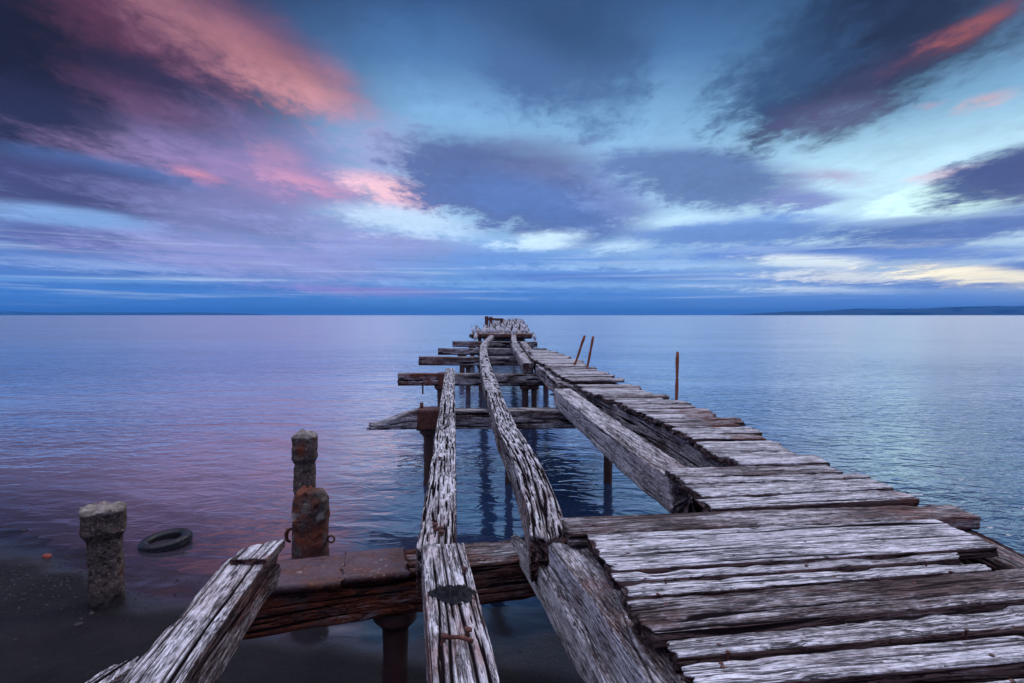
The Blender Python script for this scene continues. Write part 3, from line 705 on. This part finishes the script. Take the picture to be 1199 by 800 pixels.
# tyre
def make_tyre():
    R0, r0 = 0.225, 0.056
    nu, nv = 96, 28
    V, ix = [], []
    for i in range(nu):
        a = 2 * math.pi * i / nu
        for j in range(nv):
            b = 2 * math.pi * j / nv
            cb, sb = math.cos(b), math.sin(b)
            k = (abs(cb) ** 3 + abs(sb) ** 3) ** (-1 / 3)
            rr, zz = r0 * 1.0 * k * cb, 0.050 * k * sb
            tread = cb > 0.55
            if tread: rr -= 0.007 * (((i // 2) % 2) ^ (1 if sb > 0 else 0)) + (0.008 if abs(sb) < 0.12 else 0)
            if abs(cb) < 0.5 and sb > 0: zz += 0.004 * math.sin(cb * 20)
            if cb < -0.2: rr = max(rr, -0.06)
            V.append(((R0 + rr) * math.cos(a), (R0 + rr) * math.sin(a), zz))
    V = np.array(V)
    # hollow: open inner slot is read as dark from the deep concave bead
    i = np.arange(nu)[:, None]; j = np.arange(nv)[None]
    f = np.stack([i * nv + j, ((i + 1) % nu) * nv + j, ((i + 1) % nu) * nv + (j + 1) % nv, i * nv + (j + 1) % nv], -1).reshape(-1, 4)
    return V, f
V, f = make_tyre()
p = on(194, 634, 0.03)
ty = mesh_obj('tyre', V, f, RUBBER, None, None, True, Matrix.Translation(Vector((p[0], p[1], 0.034))) @ Matrix.Rotation(0.04, 4, 'X') @ Matrix.Rotation(-0.10, 4, 'Y'))
tag(ty, 'black rubber car tyre lying flat at the edge of the water', 'tyre')

# brick fragment and stones
def stone(name, px, py, size, mat, label, cat, seed, group=None):
    z = 0.05
    for _ in range(6):
        q = on(px, py, z); z = float(sand_z(np.array(q[0]), np.array(q[1])))
    s = size
    o = lumpy(name, [(-0.3 * s, .25 * s, .2 * s), (-0.1 * s, .5 * s, .38 * s), (0.12 * s, .48 * s, .36 * s), (0.28 * s, .3 * s, .22 * s)], 20, mat, None, (q[0], q[1], z), seed * 1.3, 0.10 * s, 2.2 / s, seed)
    return tag(o, label, cat, group)
stone('brick_fragment', 55, 652, 0.11, BRICK, 'broken piece of red brick lying on dark sand', 'brick', 2)
stone_list = [(108, 719, .06), (97, 731, .07), (28, 622, .05)]
stone('stone', 92, 732, 0.075, STONE, 'larger pale stone in front of the flared concrete post', 'stone', 3)
stone('stone', 107, 719, 0.055, STONE, 'small pale stone close to the foot of the concrete post', 'stone', 4)
stone('stone', 28, 622, 0.06, STONE, 'small dark stone at the far waterline left of the red brick', 'stone', 5)
# scattered gravel and shell grit (uncountable)
def gravel():
    rg = np.random.default_rng(4); V, f = [], []
    for k in range(1100):
        if k < 900: x, y = rg.normal(-4.7, 0.75), rg.normal(5.95, 0.45)
        else: x, y = rg.uniform(-7, 1.2), rg.uniform(2.6, 7.6)
        if shore_d(x, y) > -0.1: continue
        z = float(sand_z(np.array(x), np.array(y))); s = 0.005 + 0.016 * rg.random() ** 3
        b = len(V); th = rg.random() * 6
        for (dx, dy, dz) in ((1, 0, 0), (0, 1, 0), (-1, 0, 0), (0, -1, 0), (0.15, 0.1, 0.7), (0, 0, -0.7)):
            c, sn = math.cos(th), math.sin(th); j = 0.7 + 0.6 * rg.random()
            V.append((x + s * j * (dx * c - dy * sn), y + s * 0.7 * j * (dx * sn + dy * c), z + s * j * dz))
        for t in ((0, 1, 4), (1, 2, 4), (2, 3, 4), (3, 0, 4), (1, 0, 5), (2, 1, 5), (3, 2, 5), (0, 3, 5)): f.append([b + q for q in t])
    o = mesh_obj('gravel', np.array(V), f, STONE, None, None, False)
    tag(o, 'small dark gravel and shell grit scattered over the wet sand', 'gravel', kind='stuff')
gravel()

# dried seaweed on the near left stringer
p0, p1 = on(501, 690, ZS + .01), on(556, 696, ZS + .01)
def seaweed():
    V, nA, nR = [], 120, 26
    c = (p0 + p1) / 2; ln = np.linalg.norm(p1 - p0)
    for i in range(nR):
        fr = 1 - i / (nR - 1) * 0.97
        for k in range(nA):
            a = 2 * math.pi * k / nA
            lob = 0.55 + 0.75 * float(fbm(4 * math.cos(a) + 5, 4 * math.sin(a) + 5, 1, 3, 3))
            fan = 0.40 + 0.60 * (0.5 + 0.5 * math.cos(a))           # wider to the right
            x = 0.52 * ln * math.cos(a) * fr * (0.80 + 0.30 * float(fbm(math.cos(a) * 5, math.sin(a) * 5, 1, 4, 2))); yv = 0.075 * math.sin(a) * fan * 1.5 * lob * fr
            z = 0.012 * (1 - fr ** 3) + 0.062 * (float(fbm(x * 75, yv * 75, 2, 7, 3)) - 0.38) * (1 - fr ** 5)
            V.append((x, yv - 0.12 * x, z))
    V = np.array(V)
    o = mesh_obj('seaweed', V, ring_faces(nR, nA).tolist() + [list(range((nR - 1) * nA, nR * nA))], WEED, None, None, True, Matrix.Translation(Vector((c[0], c[1], ZS - 0.002))))
    tag(o, 'dark crusty clump of dried seaweed lying across the near left stringer', 'seaweed')
seaweed()

# ================================================================== BIRDS
def bird_mesh(name, spine, tail, head_turn=0.0):
    """One continuous body from tail to bill; x is the facing direction."""
    n = 12; V, F_, MI = [], [], []
    pts = [np.array([s[0], 0, s[1]]) for s in spine]
    rad = [s[2] for s in spine]
    for i, p in enumerate(pts):
        t = pts[min(i + 1, len(pts) - 1)] - pts[max(i - 1, 0)]; t /= np.linalg.norm(t)
        v = np.cross(t, [0, 1, 0.0]); v /= np.linalg.norm(v)
        wy = spine[i][3]
        for k in range(n):
            a = 2 * math.pi * k / n
            V.append(p + rad[i] * (math.sin(a) * wy * np.array([0, 1, 0]) + math.cos(a) * v))
    q = ring_faces(len(pts), n)
    for f in q:
        F_.append(f.tolist())
        c = np.mean([V[j] for j in f], axis=0); i = f[0] // n
        fw = (c - pts[i])[0] - 0.3 * (c - pts[i])[2]
        seg = spine[i][4]
        MI.append(2 if seg == 'bill' else (1 if (seg == 'white' and (c - pts[i])[0] > 0.12 * rad[i]) else 0))
    F_.append(list(range(n))); MI.append(0); F_.append(list(range(len(V) - n, len(V)))[::-1]); MI.append(2)
    # feet and legs
    for s in (-1, 1):
        b = len(V)
        for z in (0.0, 0.10):
            for k in range(6):
                a = k * math.pi / 3; V.append(np.array([0.012 * math.cos(a), s * 0.05 + 0.012 * math.sin(a), z]))
        for k in range(6): F_.append([b + k, b + (k + 1) % 6, b + 6 + (k + 1) % 6, b + 6 + k]); MI.append(2)
        b = len(V)
        for (x, y_) in ((-0.02, 0), (0.07, -0.035), (0.085, 0), (0.07, 0.035)): V.append(np.array([x, s * 0.05 + y_, 0.004]))
        V.append(np.array([0, s * 0.05, 0.022]))
        for t in ((0, 1, 4), (1, 2, 4), (2, 3, 4), (3, 0, 4)): F_.append([b + j for j in t]); MI.append(2)
    me = bpy.data.meshes.new(name); me.from_pydata([tuple(v) for v in V], [], F_)
    for m in (BLACK, WHITE, BEAK): me.materials.append(m)
    me.polygons.foreach_set('material_index', np.array(MI, np.int32)); me.polygons.foreach_set('use_smooth', np.ones(len(F_), bool)); me.update()
    return me
upright = [(-0.20, 0.05, .012, 2.2, 'b'), (-0.15, 0.08, .030, 1.7, 'b'), (-0.09, 0.13, .075, 1.15, 'white'), (-0.04, 0.21, .105, 1.05, 'white'), (0.0, 0.30, .105, 1.05, 'white'), (0.025, 0.38, .082, 1.05, 'white'),
           (0.035, 0.44, .052, 1, 'white'), (0.04, 0.50, .038, 1, 'white'), (0.05, 0.55, .036, 1, 'white'), (0.075, 0.585, .038, .9, 'b'), (0.11, 0.597, .032, .85, 'b'), (0.14, 0.597, .014, .9, 'bill'), (0.20, 0.592, .006, 1, 'bill')]
hunched = [(-0.22, 0.06, .012, 2.2, 'b'), (-0.17, 0.10, .030, 1.7, 'b'), (-0.10, 0.15, .08, 1.15, 'white'), (-0.04, 0.22, .11, 1.08, 'white'), (0.02, 0.29, .108, 1.05, 'white'), (0.05, 0.35, .082, 1.05, 'white'),
           (0.07, 0.39, .055, 1, 'white'), (0.06, 0.43, .040, 1, 'white'), (0.07, 0.465, .040, .95, 'b'), (0.105, 0.478, .034, .85, 'b'), (0.14, 0.472, .014, .9, 'bill'), (0.20, 0.462, .006, 1, 'bill')]
leaning = [(-0.26, 0.13, .012, 2.2, 'b'), (-0.20, 0.15, .032, 1.7, 'b'), (-0.11, 0.18, .080, 1.1, 'white'), (-0.02, 0.23, .105, 1.05, 'white'), (0.06, 0.29, .095, 1.05, 'white'), (0.12, 0.35, .065, 1, 'white'),
           (0.155, 0.41, .042, 1, 'white'), (0.17, 0.47, .036, 1, 'white'), (0.19, 0.51, .038, .9, 'b'), (0.225, 0.52, .032, .85, 'b'), (0.255, 0.515, .014, .9, 'bill'), (0.315, 0.505, .006, 1, 'bill')]
BM = [bird_mesh('seabird', upright, 0), bird_mesh('seabird', hunched, 0), bird_mesh('seabird', leaning, 0)]
proto = None
brng = random.Random(12)
def bird(x, y, z, rz, label, group, m=None, s=1.0):
    global proto
    if proto is None:
        o = bpy.data.objects.new('seabird', BM[0]); proto = o
    else: o = proto.copy()
    o.data = BM[m if m is not None else brng.choice((0, 0, 1, 1, 2))]
    COL.objects.link(o)
    o.location = (x, y, z); o.rotation_euler = (0, 0, rz); o.scale = (s, s, s)
    return tag(o, label, 'bird', group)
G1 = 'black and white seabirds crowding the far platform'
placed = []
tries = 0
while len(placed) < 262 and tries < 12000:
    tries += 1
    y = PF + 0.6 + (PB - PF - 6) * brng.random() ** 1.1
    x = brng.uniform(pxl(y) + 0.2, pxr(y) - 0.15)
    if y < 55 and x < -1.6 and brng.random() < 0.3: continue
    if any(abs(x - a) < 0.26 and abs(y - b) < 0.55 for a, b in placed): continue
    placed.append((x, y))
    bird(x, y, ZP + 0.03, brng.uniform(0, 6.28) if brng.random() < 0.35 else -1.57 + brng.uniform(-1.2, 1.2), 'black and white seabird standing in the dense flock on the far platform', G1, s=brng.uniform(0.82, 1.0))
for i in range(11):
    x = -2.7 + i * 0.37 + brng.uniform(-.12, .12)
    bird(x, PF + brng.uniform(-.06, .06), ZP, -math.pi / 2 + brng.uniform(-.8, .8), 'white-breasted seabird perched on the front beam of the far platform', 'seabirds along the front beam of the platform', m=brng.choice((0, 1)), s=.92)
bird(*(at(557, 397.2, 34.0)[:2]), ZC + .03, -1.2, 'lone white-breasted seabird on the last cross beam, leftmost before the platform', None, 0, .95)
bird(at(566.5, 398, 34)[0], 33.9, ZC + 0.34, -1.5, 'white-breasted seabird facing the camera at the far end of the middle stringer', None, 0, .95)
bird(at(575, 396, 36.5)[0], 36.5, 1.50, -0.9, 'hunched seabird behind another on the far middle stringer', None, 1, .95)
bird(at(600, 390, 35.2)[0] + 0.1, 35.0, ZS + .01, -1.4, 'white-breasted seabird alone on the far end of the right joist', None, 0, 1.05)
bird(at(625.5, 399, 33.9)[0], 33.95, ZC + .02, -2.0, 'white seabird alone on the right tip of the last cross beam', None, 1, .95)

# ================================================================== SKY
def srgb(c):
    return tuple(((v / 255) / 12.92 if v / 255 <= 0.04045 else ((v / 255 + 0.055) / 1.055) ** 2.4) for v in c)
def azel(px, py):
    x, z = (px - CX) / F, (HZ - py) / F
    return math.atan(x), math.atan2(z, math.hypot(1, x))
SUN_EL, SUN_AZ = math.radians(14), math.radians(48)          # low, ahead to the right
world = bpy.data.worlds.new('World'); SC.world = world; world.use_nodes = True
world.node_tree.nodes.clear()
N = NT(world.node_tree)
dirv = N.n('ShaderNodeTexCoord').outputs['Generated']
sp = N.n('ShaderNodeSeparateXYZ', ins={0: dirv})
dx, dy, dz = sp.outputs
az = N.math('ARCTAN2', dx, dy)
el = N.math('ARCSINE', dz)
# clouds lie on a layer overhead: coordinates on that layer give real foreshortening
den = N.math('ADD', N.math('MAXIMUM', dz, 0.0), 0.07)
cl = N.comb(N.math('DIVIDE', dx, den), N.math('DIVIDE', dy, den), 0.0)
nz1 = N.noise(N.mapping(cl, loc=(3.1, 1.7, 0), rot=(0, 0, 0.06), scale=(1.5, 0.8, 1)), 1.0, 6, 0.58, 0.5)
nz2 = N.noise(N.mapping(cl, loc=(9.1, 4.7, 2), rot=(0, 0, 0.06), scale=(4.2, 2.0, 1)), 1.0, 7, 0.62, 0.3)
wisp = N.noise(N.mapping(N.comb(az, el, 0.0), rot=(0, 0, 0.0), scale=(3.2, 34, 1)), 1.0, 5, 0.6, 0.6)
nz3 = N.noise(N.mapping(cl, loc=(2.1, 8.7, 5), rot=(0, 0, 0.06), scale=(13.0, 8.0, 1)), 1.0, 8, 0.68, 0.5)
nzz = N.math('SUBTRACT', N.math('ADD', N.math('ADD', N.math('MULTIPLY', nz1, 0.36), N.math('MULTIPLY', nz2, 0.34)), N.math('MULTIPLY', nz3, 0.30)), 0.5)
wz = N.math('SUBTRACT', wisp, 0.5)
lowf = N.mr(el, 0.0, 0.30, 1.0, 0.0)                        # 1 near the horizon
# domain warp
ae = N.comb(N.math('ADD', az, N.math('MULTIPLY', nzz, 0.12)), N.math('ADD', el, N.math('MULTIPLY', nzz, N.mr(el, 0.0, 0.3, 0.008, 0.055))), 0.0)
tex = N.math('ADD', N.math('MULTIPLY', nzz, 3.4), N.math('MULTIPLY', wz, N.math('ADD', 0.35, N.math('MULTIPLY', lowf, 1.5))))
# clear sky: gradient by elevation, different to the left, ahead and to the right
def ramp(fac, stops):
    nd = N.n('ShaderNodeValToRGB', ins={0: fac}); cr = nd.color_ramp
    while len(cr.elements) < len(stops): cr.elements.new(0.5)
    for e, (pos, c) in zip(cr.elements, stops): e.position = pos; e.color = (*srgb(c), 1)
    return nd.outputs[0]
elf = N.math('DIVIDE', el, 0.7, clamp=True)
E = lambda py: math.atan((HZ - py) / F) / 0.7
mid = ramp(elf, [(0.0, (52, 122, 192)), (E(345), (70, 138, 208)), (E(300), (112, 158, 214)), (E(250), (146, 190, 226)), (E(190), (128, 176, 216)), (E(130), (106, 158, 204)), (E(70), (62, 112, 165)), (E(0), (34, 74, 124)), (0.95, (40, 66, 116))])
rgt = ramp(elf, [(0.0, (70, 130, 195)), (E(345), (120, 160, 208)), (E(320), (160, 190, 218)), (E(270), (188, 224, 240)), (E(220), (174, 216, 234)), (E(160), (104, 158, 196)), (E(90), (54, 102, 148)), (E(0), (20, 62, 104)), (0.95, (40, 66, 116))])
lft = ramp(elf, [(0.0, (20, 96, 176)), (E(345), (36, 104, 184)), (E(300), (92, 128, 196)), (E(250), (128, 158, 212)), (E(190), (66, 100, 160)), (E(130), (50, 66, 112)), (E(70), (36, 44, 78)), (E(0), (30, 34, 60)), (0.95, (60, 50, 84))])
col = N.mix(N.mr(az, 0.1, 0.62, smooth=True), mid, rgt)
col = N.mix(N.mr(az, -0.12, -0.55, smooth=True), col, lft)
_nb = 0
def blob(x0, y0, x1, y1, hw, c, alpha=1.0, soft=0.8, k=1.0, ext=1.15):
    """a bank or streak of cloud whose axis runs between two bearings"""
    global col, ae, _nb
    _nb += 1
    if _nb % 12 == 0:      # keeps the shader evaluating the layers one after another
        nd = N.n('ShaderNodeVectorMath', operation='MULTIPLY_ADD', ins={0: col, 1: (1e-6, 1e-6, 1e-6), 2: ae}); ae = nd.outputs[0]
    a, b = azel(x0, y0), azel(x1, y1)
    cx, cy = (a[0] + b[0]) / 2, (a[1] + b[1]) / 2
    L = math.hypot(b[0] - a[0], b[1] - a[1]) / 2 * ext; ang = math.atan2(b[1] - a[1], b[0] - a[0])
    v = N.mapping(ae, (cx, cy, 0), (0, 0, ang), (L, hw / F, 1), 'TEXTURE')
    ln = N.vmath('LENGTH', v)
    q = N.math('MULTIPLY_ADD', tex, k, N.math('SUBTRACT', 1.0 + soft * 0.28, ln))
    m_ = N.mr(q, 0.0, soft, 0.0, alpha, True)
    col = N.mix(m_, col, (*srgb(c), 1))
#      axis from        to          half width  colour
blob(-160, 40, 340, 170, 150, (48, 36, 64), .95, .9, .6)
blob(90, 165, 450, 225, 60, (124, 114, 170), .85, 1.1, .7)
blob(-160, 20, 140, 80, 135, (24, 19, 32), .97, 1.1, .5)
blob(-60, 120, 120, 150, 40, (38, 38, 74), .7, 1.1, .8)
blob(20, -10, 260, 50, 30, (88, 44, 66), .75, 1.3, 1.1)
blob(150, -22, 440, 132, 42, (122, 78, 102), .9, 1.2, .8)
blob(190, 6, 430, 130, 24, (158, 100, 108), .75, 1.5, .9)
blob(300, 84, 430, 140, 22, (200, 134, 140), .75, 1.5, .8)
blob(350, 70, 425, 110, 18, (168, 112, 134), .5, 1.3, 1)
blob(80, 90, 270, 160, 22, (104, 62, 92), .5, 1.4, 1.2)
blob(380, 140, 520, 215, 44, (158, 150, 200), .6, 1.2, .8)
blob(110, 172, 500, 238, 24, (150, 120, 168), .65, 1.3, 1)
blob(195, 198, 260, 214, 9, (222, 134, 156), .75, 1.4, 1)
blob(300, 200, 410, 227, 11, (212, 146, 178), .75, 1.4, 1)
blob(290, 165, 360, 195, 16, (176, 128, 160), .5, 1.4, 1)
blob(400, 206, 512, 238, 18, (242, 190, 202), .9, 1.1, .7)
blob(-20, 172, 260, 222, 13, (58, 100, 164), .8, .9, .7)
blob(-80, 198, 230, 246, 34, (60, 60, 108), .95, .7, .55)
blob(120, 228, 420, 284, 30, (112, 114, 168), .92, .9, .6)
blob(-30, 242, 190, 268, 13, (116, 160, 218), .85, .8, .6)
blob(-40, 268, 170, 286, 13, (76, 84, 150), .9, .8, .7)
blob(100, 284, 480, 322, 30, (136, 140, 198), .9, 1, .8)
blob(300, 264, 570, 305, 24, (136, 144, 200), .9, .9, .7)
blob(390, 248, 560, 268, 18, (186, 212, 238), .85, 1, .8)
blob(-60, 300, 240, 318, 7, (140, 168, 222), .6, 1, 1.0)
blob(-60, 324, 260, 331, 4, (112, 164, 220), .6, 1, 1.0)
blob(-60, 345, 380, 352, 17, (34, 116, 198), .85, .9, .6)
blob(300, 336, 560, 345, 7, (146, 122, 194), .75, 1, 1.0)
# centre
blob(560, -10, 760, 70, 92, (38, 70, 112), .92, 1.1, 1.0)
blob(525, 60, 730, 122, 46, (58, 94, 146), .8, 1.2, 1.2)
blob(450, 176, 750, 262, 54, (76, 96, 150), .98, .5, .6)
blob(560, 170, 720, 196, 26, (92, 106, 150), .7, 1.1, 1)
blob(520, 214, 740, 266, 32, (70, 108, 174), .75, 1, .6)
blob(690, 195, 765, 262, 40, (112, 136, 194), .6, 1.2, .9)
blob(590, 287, 682, 278, 12, (200, 230, 248), .9, 1.1, 1.2)
blob(690, 294, 770, 282, 10, (186, 220, 244), .85, 1.1, 1.2)
blob(470, 302, 820, 322, 20, (86, 138, 208), .92, .9, .7)
blob(480, 346, 840, 350, 15, (50, 122, 202), .88, 1, .8)
# right
blob(720, 194, 945, 222, 36, (80, 110, 162), .97, .6, .7)
blob(900, 200, 960, 224, 20, (122, 130, 180), .5, 1.2, 1)
blob(930, 203, 1022, 210, 10, (160, 150, 188), .75, 1.3, 1)
blob(880, 236, 1000, 231, 9, (106, 120, 182), .85, 1, 1)
blob(1030, 240, 1170, 226, 20, (202, 242, 240), .85, 1.1, .9)
blob(745, 262, 880, 260, 12, (192, 228, 242), .7, 1, 1)
blob(770, 274, 1020, 262, 17, (84, 128, 198), .94, .9, .9)
blob(985, 282, 1290, 244, 20, (56, 98, 174), .96, .8, .7)
blob(790, 298, 1250, 297, 13, (72, 120, 198), .92, .9, 1)
blob(880, 306, 1030, 309, 8, (228, 238, 232), .85, 1.1, 1.2)
blob(1020, 285, 1120, 280, 5.5, (220, 236, 234), .8, 1.1, 1.2)
blob(820, 320, 1070, 325, 9, (78, 132, 206), .88, 1, 1.1)
blob(1050, 315, 1260, 331, 12, (252, 238, 200), .9, 1.2, 1.3)
blob(1160, 312, 1300, 312, 7, (50, 106, 184), .92, .9, .8)
blob(840, 336, 1060, 342, 6.5, (204, 222, 236), .85, 1.1, 1.2)
blob(820, 350, 1260, 352, 10, (58, 124, 206), .88, 1, 1.0)
blob(850, 122, 1245, -54, 84, (15, 32, 62), .98, .9, .9)
blob(800, 110, 1020, 56, 46, (40, 80, 126), .6, 1.2, 1.5)
blob(900, 145, 1225, -10, 18, (48, 46, 80), .7, 1.4, 1.2)
blob(1075, 66, 1230, -14, 12, (112, 56, 66), .7, 1.6, 1.6)
blob(1095, 48, 1190, 6, 8, (156, 74, 74), .65, 1.6, 1.6)
blob(920, 146, 1050, 116, 18, (84, 80, 122), .6, 1.2, 1.2)
blob(1100, 133, 1190, 108, 7, (202, 162, 170), .85, 1.4, 1.3)
blob(1062, 213, 1165, 193, 7, (206, 178, 194), .85, 1.4, 1.2)
blob(1062, 130, 1105, 124, 5, (160, 150, 176), .7, 1.3, 1.2)
blob(1095, 230, 1330, 172, 28, (38, 64, 122), .98, .7, .7)
blob(430, 330, 900, 334, 5, (120, 168, 222), .7, 1.1, 1.3)
blob(620, 312, 900, 310, 5, (150, 190, 228), .6, 1.1, 1.4)
blob(560, 322, 860, 326, 6, (60, 108, 186), .8, 1.1, 1.2)
blob(880, 330, 1240, 334, 6, (64, 116, 192), .8, 1.1, 1.3)
blob(900, 322, 1080, 325, 7, (232, 234, 224), .75, 1.1, 1.4)
blob(1010, 262, 1250, 240, 7, (96, 140, 200), .7, 1.1, 1.3)
blob(1010, 250, 1190, 235, 24, (206, 246, 244), .97, 1.1, 1.0)
blob(1060, 318, 1260, 330, 9, (252, 242, 206), .9, 1.1, 1.3)
blob(1095, 230, 1330, 172, 27, (38, 64, 122), .96, .7, .7)
blob(730, 280, 1020, 267, 14, (86, 126, 188), .92, .9, .8)
blob(960, 282, 1290, 252, 15, (60, 98, 166), .94, .8, .8)
blob(1000, 262, 1120, 256, 5, (120, 150, 200), .7, 1.1, 1.2)
# fine streaks low down and soft mottling in the clouds
st = N.noise(N.mapping(N.comb(az, el, 0.0), loc=(1, 2, 3), scale=(2.2, 85, 1)), 1.0, 5, 0.62, 0.4)
strk = N.math('MULTIPLY', N.mr(st, 0.52, 0.74, 0, 1, True), N.math('MULTIPLY', N.mr(el, 0.17, 0.06, 0, 1, True), N.mr(el, 0.0, 0.03)))
col = N.mix(N.math('MULTIPLY', strk, 0.7), col, (*srgb((176, 200, 232)), 1))
strd = N.math('MULTIPLY', N.mr(st, 0.46, 0.28, 0, 1, True), N.mr(el, 0.19, 0.05, 0, 1, True))
col = N.mix(N.math('MULTIPLY', strd, 0.5), col, (*srgb((52, 100, 176)), 1))
mot = N.math('ADD', 1.0, N.math('MULTIPLY', nzz, 1.1))
col = N.mix(1.0, col, N.comb(mot, mot, mot), 'MULTIPLY')
# unseen sky behind and overhead, brightened overhead to light the timber
hi = ramp(N.math('DIVIDE', el, 1.571, clamp=True), [(0.0, (66, 72, 120)), (0.2, (92, 96, 150)), (0.38, (176, 176, 218)), (0.6, (214, 222, 250)), (1.0, (212, 222, 252))])
him = N.mix(1.0, hi, N.comb(N.mr(nz1, .3, .7, 1.0, 1.7), N.mr(nz1, .3, .7, 1.0, 1.7), N.mr(nz1, .3, .7, 1.05, 1.7)), 'MULTIPLY')
col = N.mix(N.math('MAXIMUM', N.mr(el, 0.56, 0.85, smooth=True), N.mr(dy, 0.10, -0.25, smooth=True)), col, him)
nish = N.n('ShaderNodeTexSky', sky_type='NISHITA', sun_disc=False, sun_elevation=SUN_EL, sun_rotation=SUN_AZ)
col = N.n('ShaderNodeHueSaturation', ins={'Saturation': 0.92, 'Color': col}).outputs[0]
bg1 = N.n('ShaderNodeBackground', ins={'Color': col, 'Strength': 0.95})
bg2 = N.n('ShaderNodeBackground', ins={'Color': nish.outputs[0], 'Strength': 0.001})
add = N.n('ShaderNodeAddShader', ins={0: bg1.outputs[0], 1: bg2.outputs[0]})
wo = N.n('ShaderNodeOutputWorld'); N.nt.links.new(add.outputs[0], wo.inputs[0])
world.cycles.sampling_method = 'MANUAL'; world.cycles.sample_map_resolution = 512

sun = bpy.data.lights.new('Sun', 'SUN'); sun.energy = 0.6; sun.angle = math.radians(25); sun.color = (1.0, 0.86, 0.84)
so = bpy.data.objects.new('Sun', sun); COL.objects.link(so)
sd_ = Vector((math.sin(SUN_AZ) * math.cos(SUN_EL + .5), math.cos(SUN_AZ) * math.cos(SUN_EL + .5), math.sin(SUN_EL + .5)))
so.rotation_euler = sd_.to_track_quat('Z', 'Y').to_euler()

# ================================================================== AIR
HZM, N = newmat('sea_haze')
pv = N.n('ShaderNodeVolumePrincipled', ins={'Color': (0.10, 0.42, 1.0, 1), 'Density': 0.00006, 'Anisotropy': 0.0})
oo = N.n('ShaderNodeOutputMaterial'); N.nt.links.new(pv.outputs[0], oo.inputs['Volume'])
b = (-41000, 41000, -1200, 43000, -8, 330)
HV = [(x, y, z) for x in b[:2] for y in b[2:4] for z in b[4:]]
hz = mesh_obj('haze', np.array(HV), [[0, 1, 3, 2], [4, 6, 7, 5], [0, 4, 5, 1], [2, 3, 7, 6], [0, 2, 6, 4], [1, 5, 7, 3]], HZM, None, None, False)
tag(hz, 'thin blue haze hanging over the far sea and hills', 'haze', kind='stuff')

# ================================================================== CAMERA
cam = bpy.data.cameras.new('Camera'); co = bpy.data.objects.new('Camera', cam); COL.objects.link(co)
co.location = (0, 0, CAMZ); co.rotation_euler = (math.radians(90), 0, 0)
cam.sensor_width = 36; cam.lens = 36 * F / 1199; cam.shift_y = -(400 - HZ) / 1199; cam.shift_x = 0.0
cam.clip_start = 0.05; cam.clip_end = 90000
SC.camera = co
vs = SC.view_settings
vs.view_transform = 'Standard'; vs.look = 'None'; vs.gamma = 1.0; vs.exposure = 0.42; vs.use_curve_mapping = False
SC.render.engine = 'CYCLES'
SC.cycles.use_denoising = True
SC.cycles.max_bounces = 6; SC.cycles.diffuse_bounces = 3; SC.cycles.glossy_bounces = 3; SC.cycles.transparent_max_bounces = 6
SC.cycles.caustics_reflective = False; SC.cycles.caustics_refractive = False
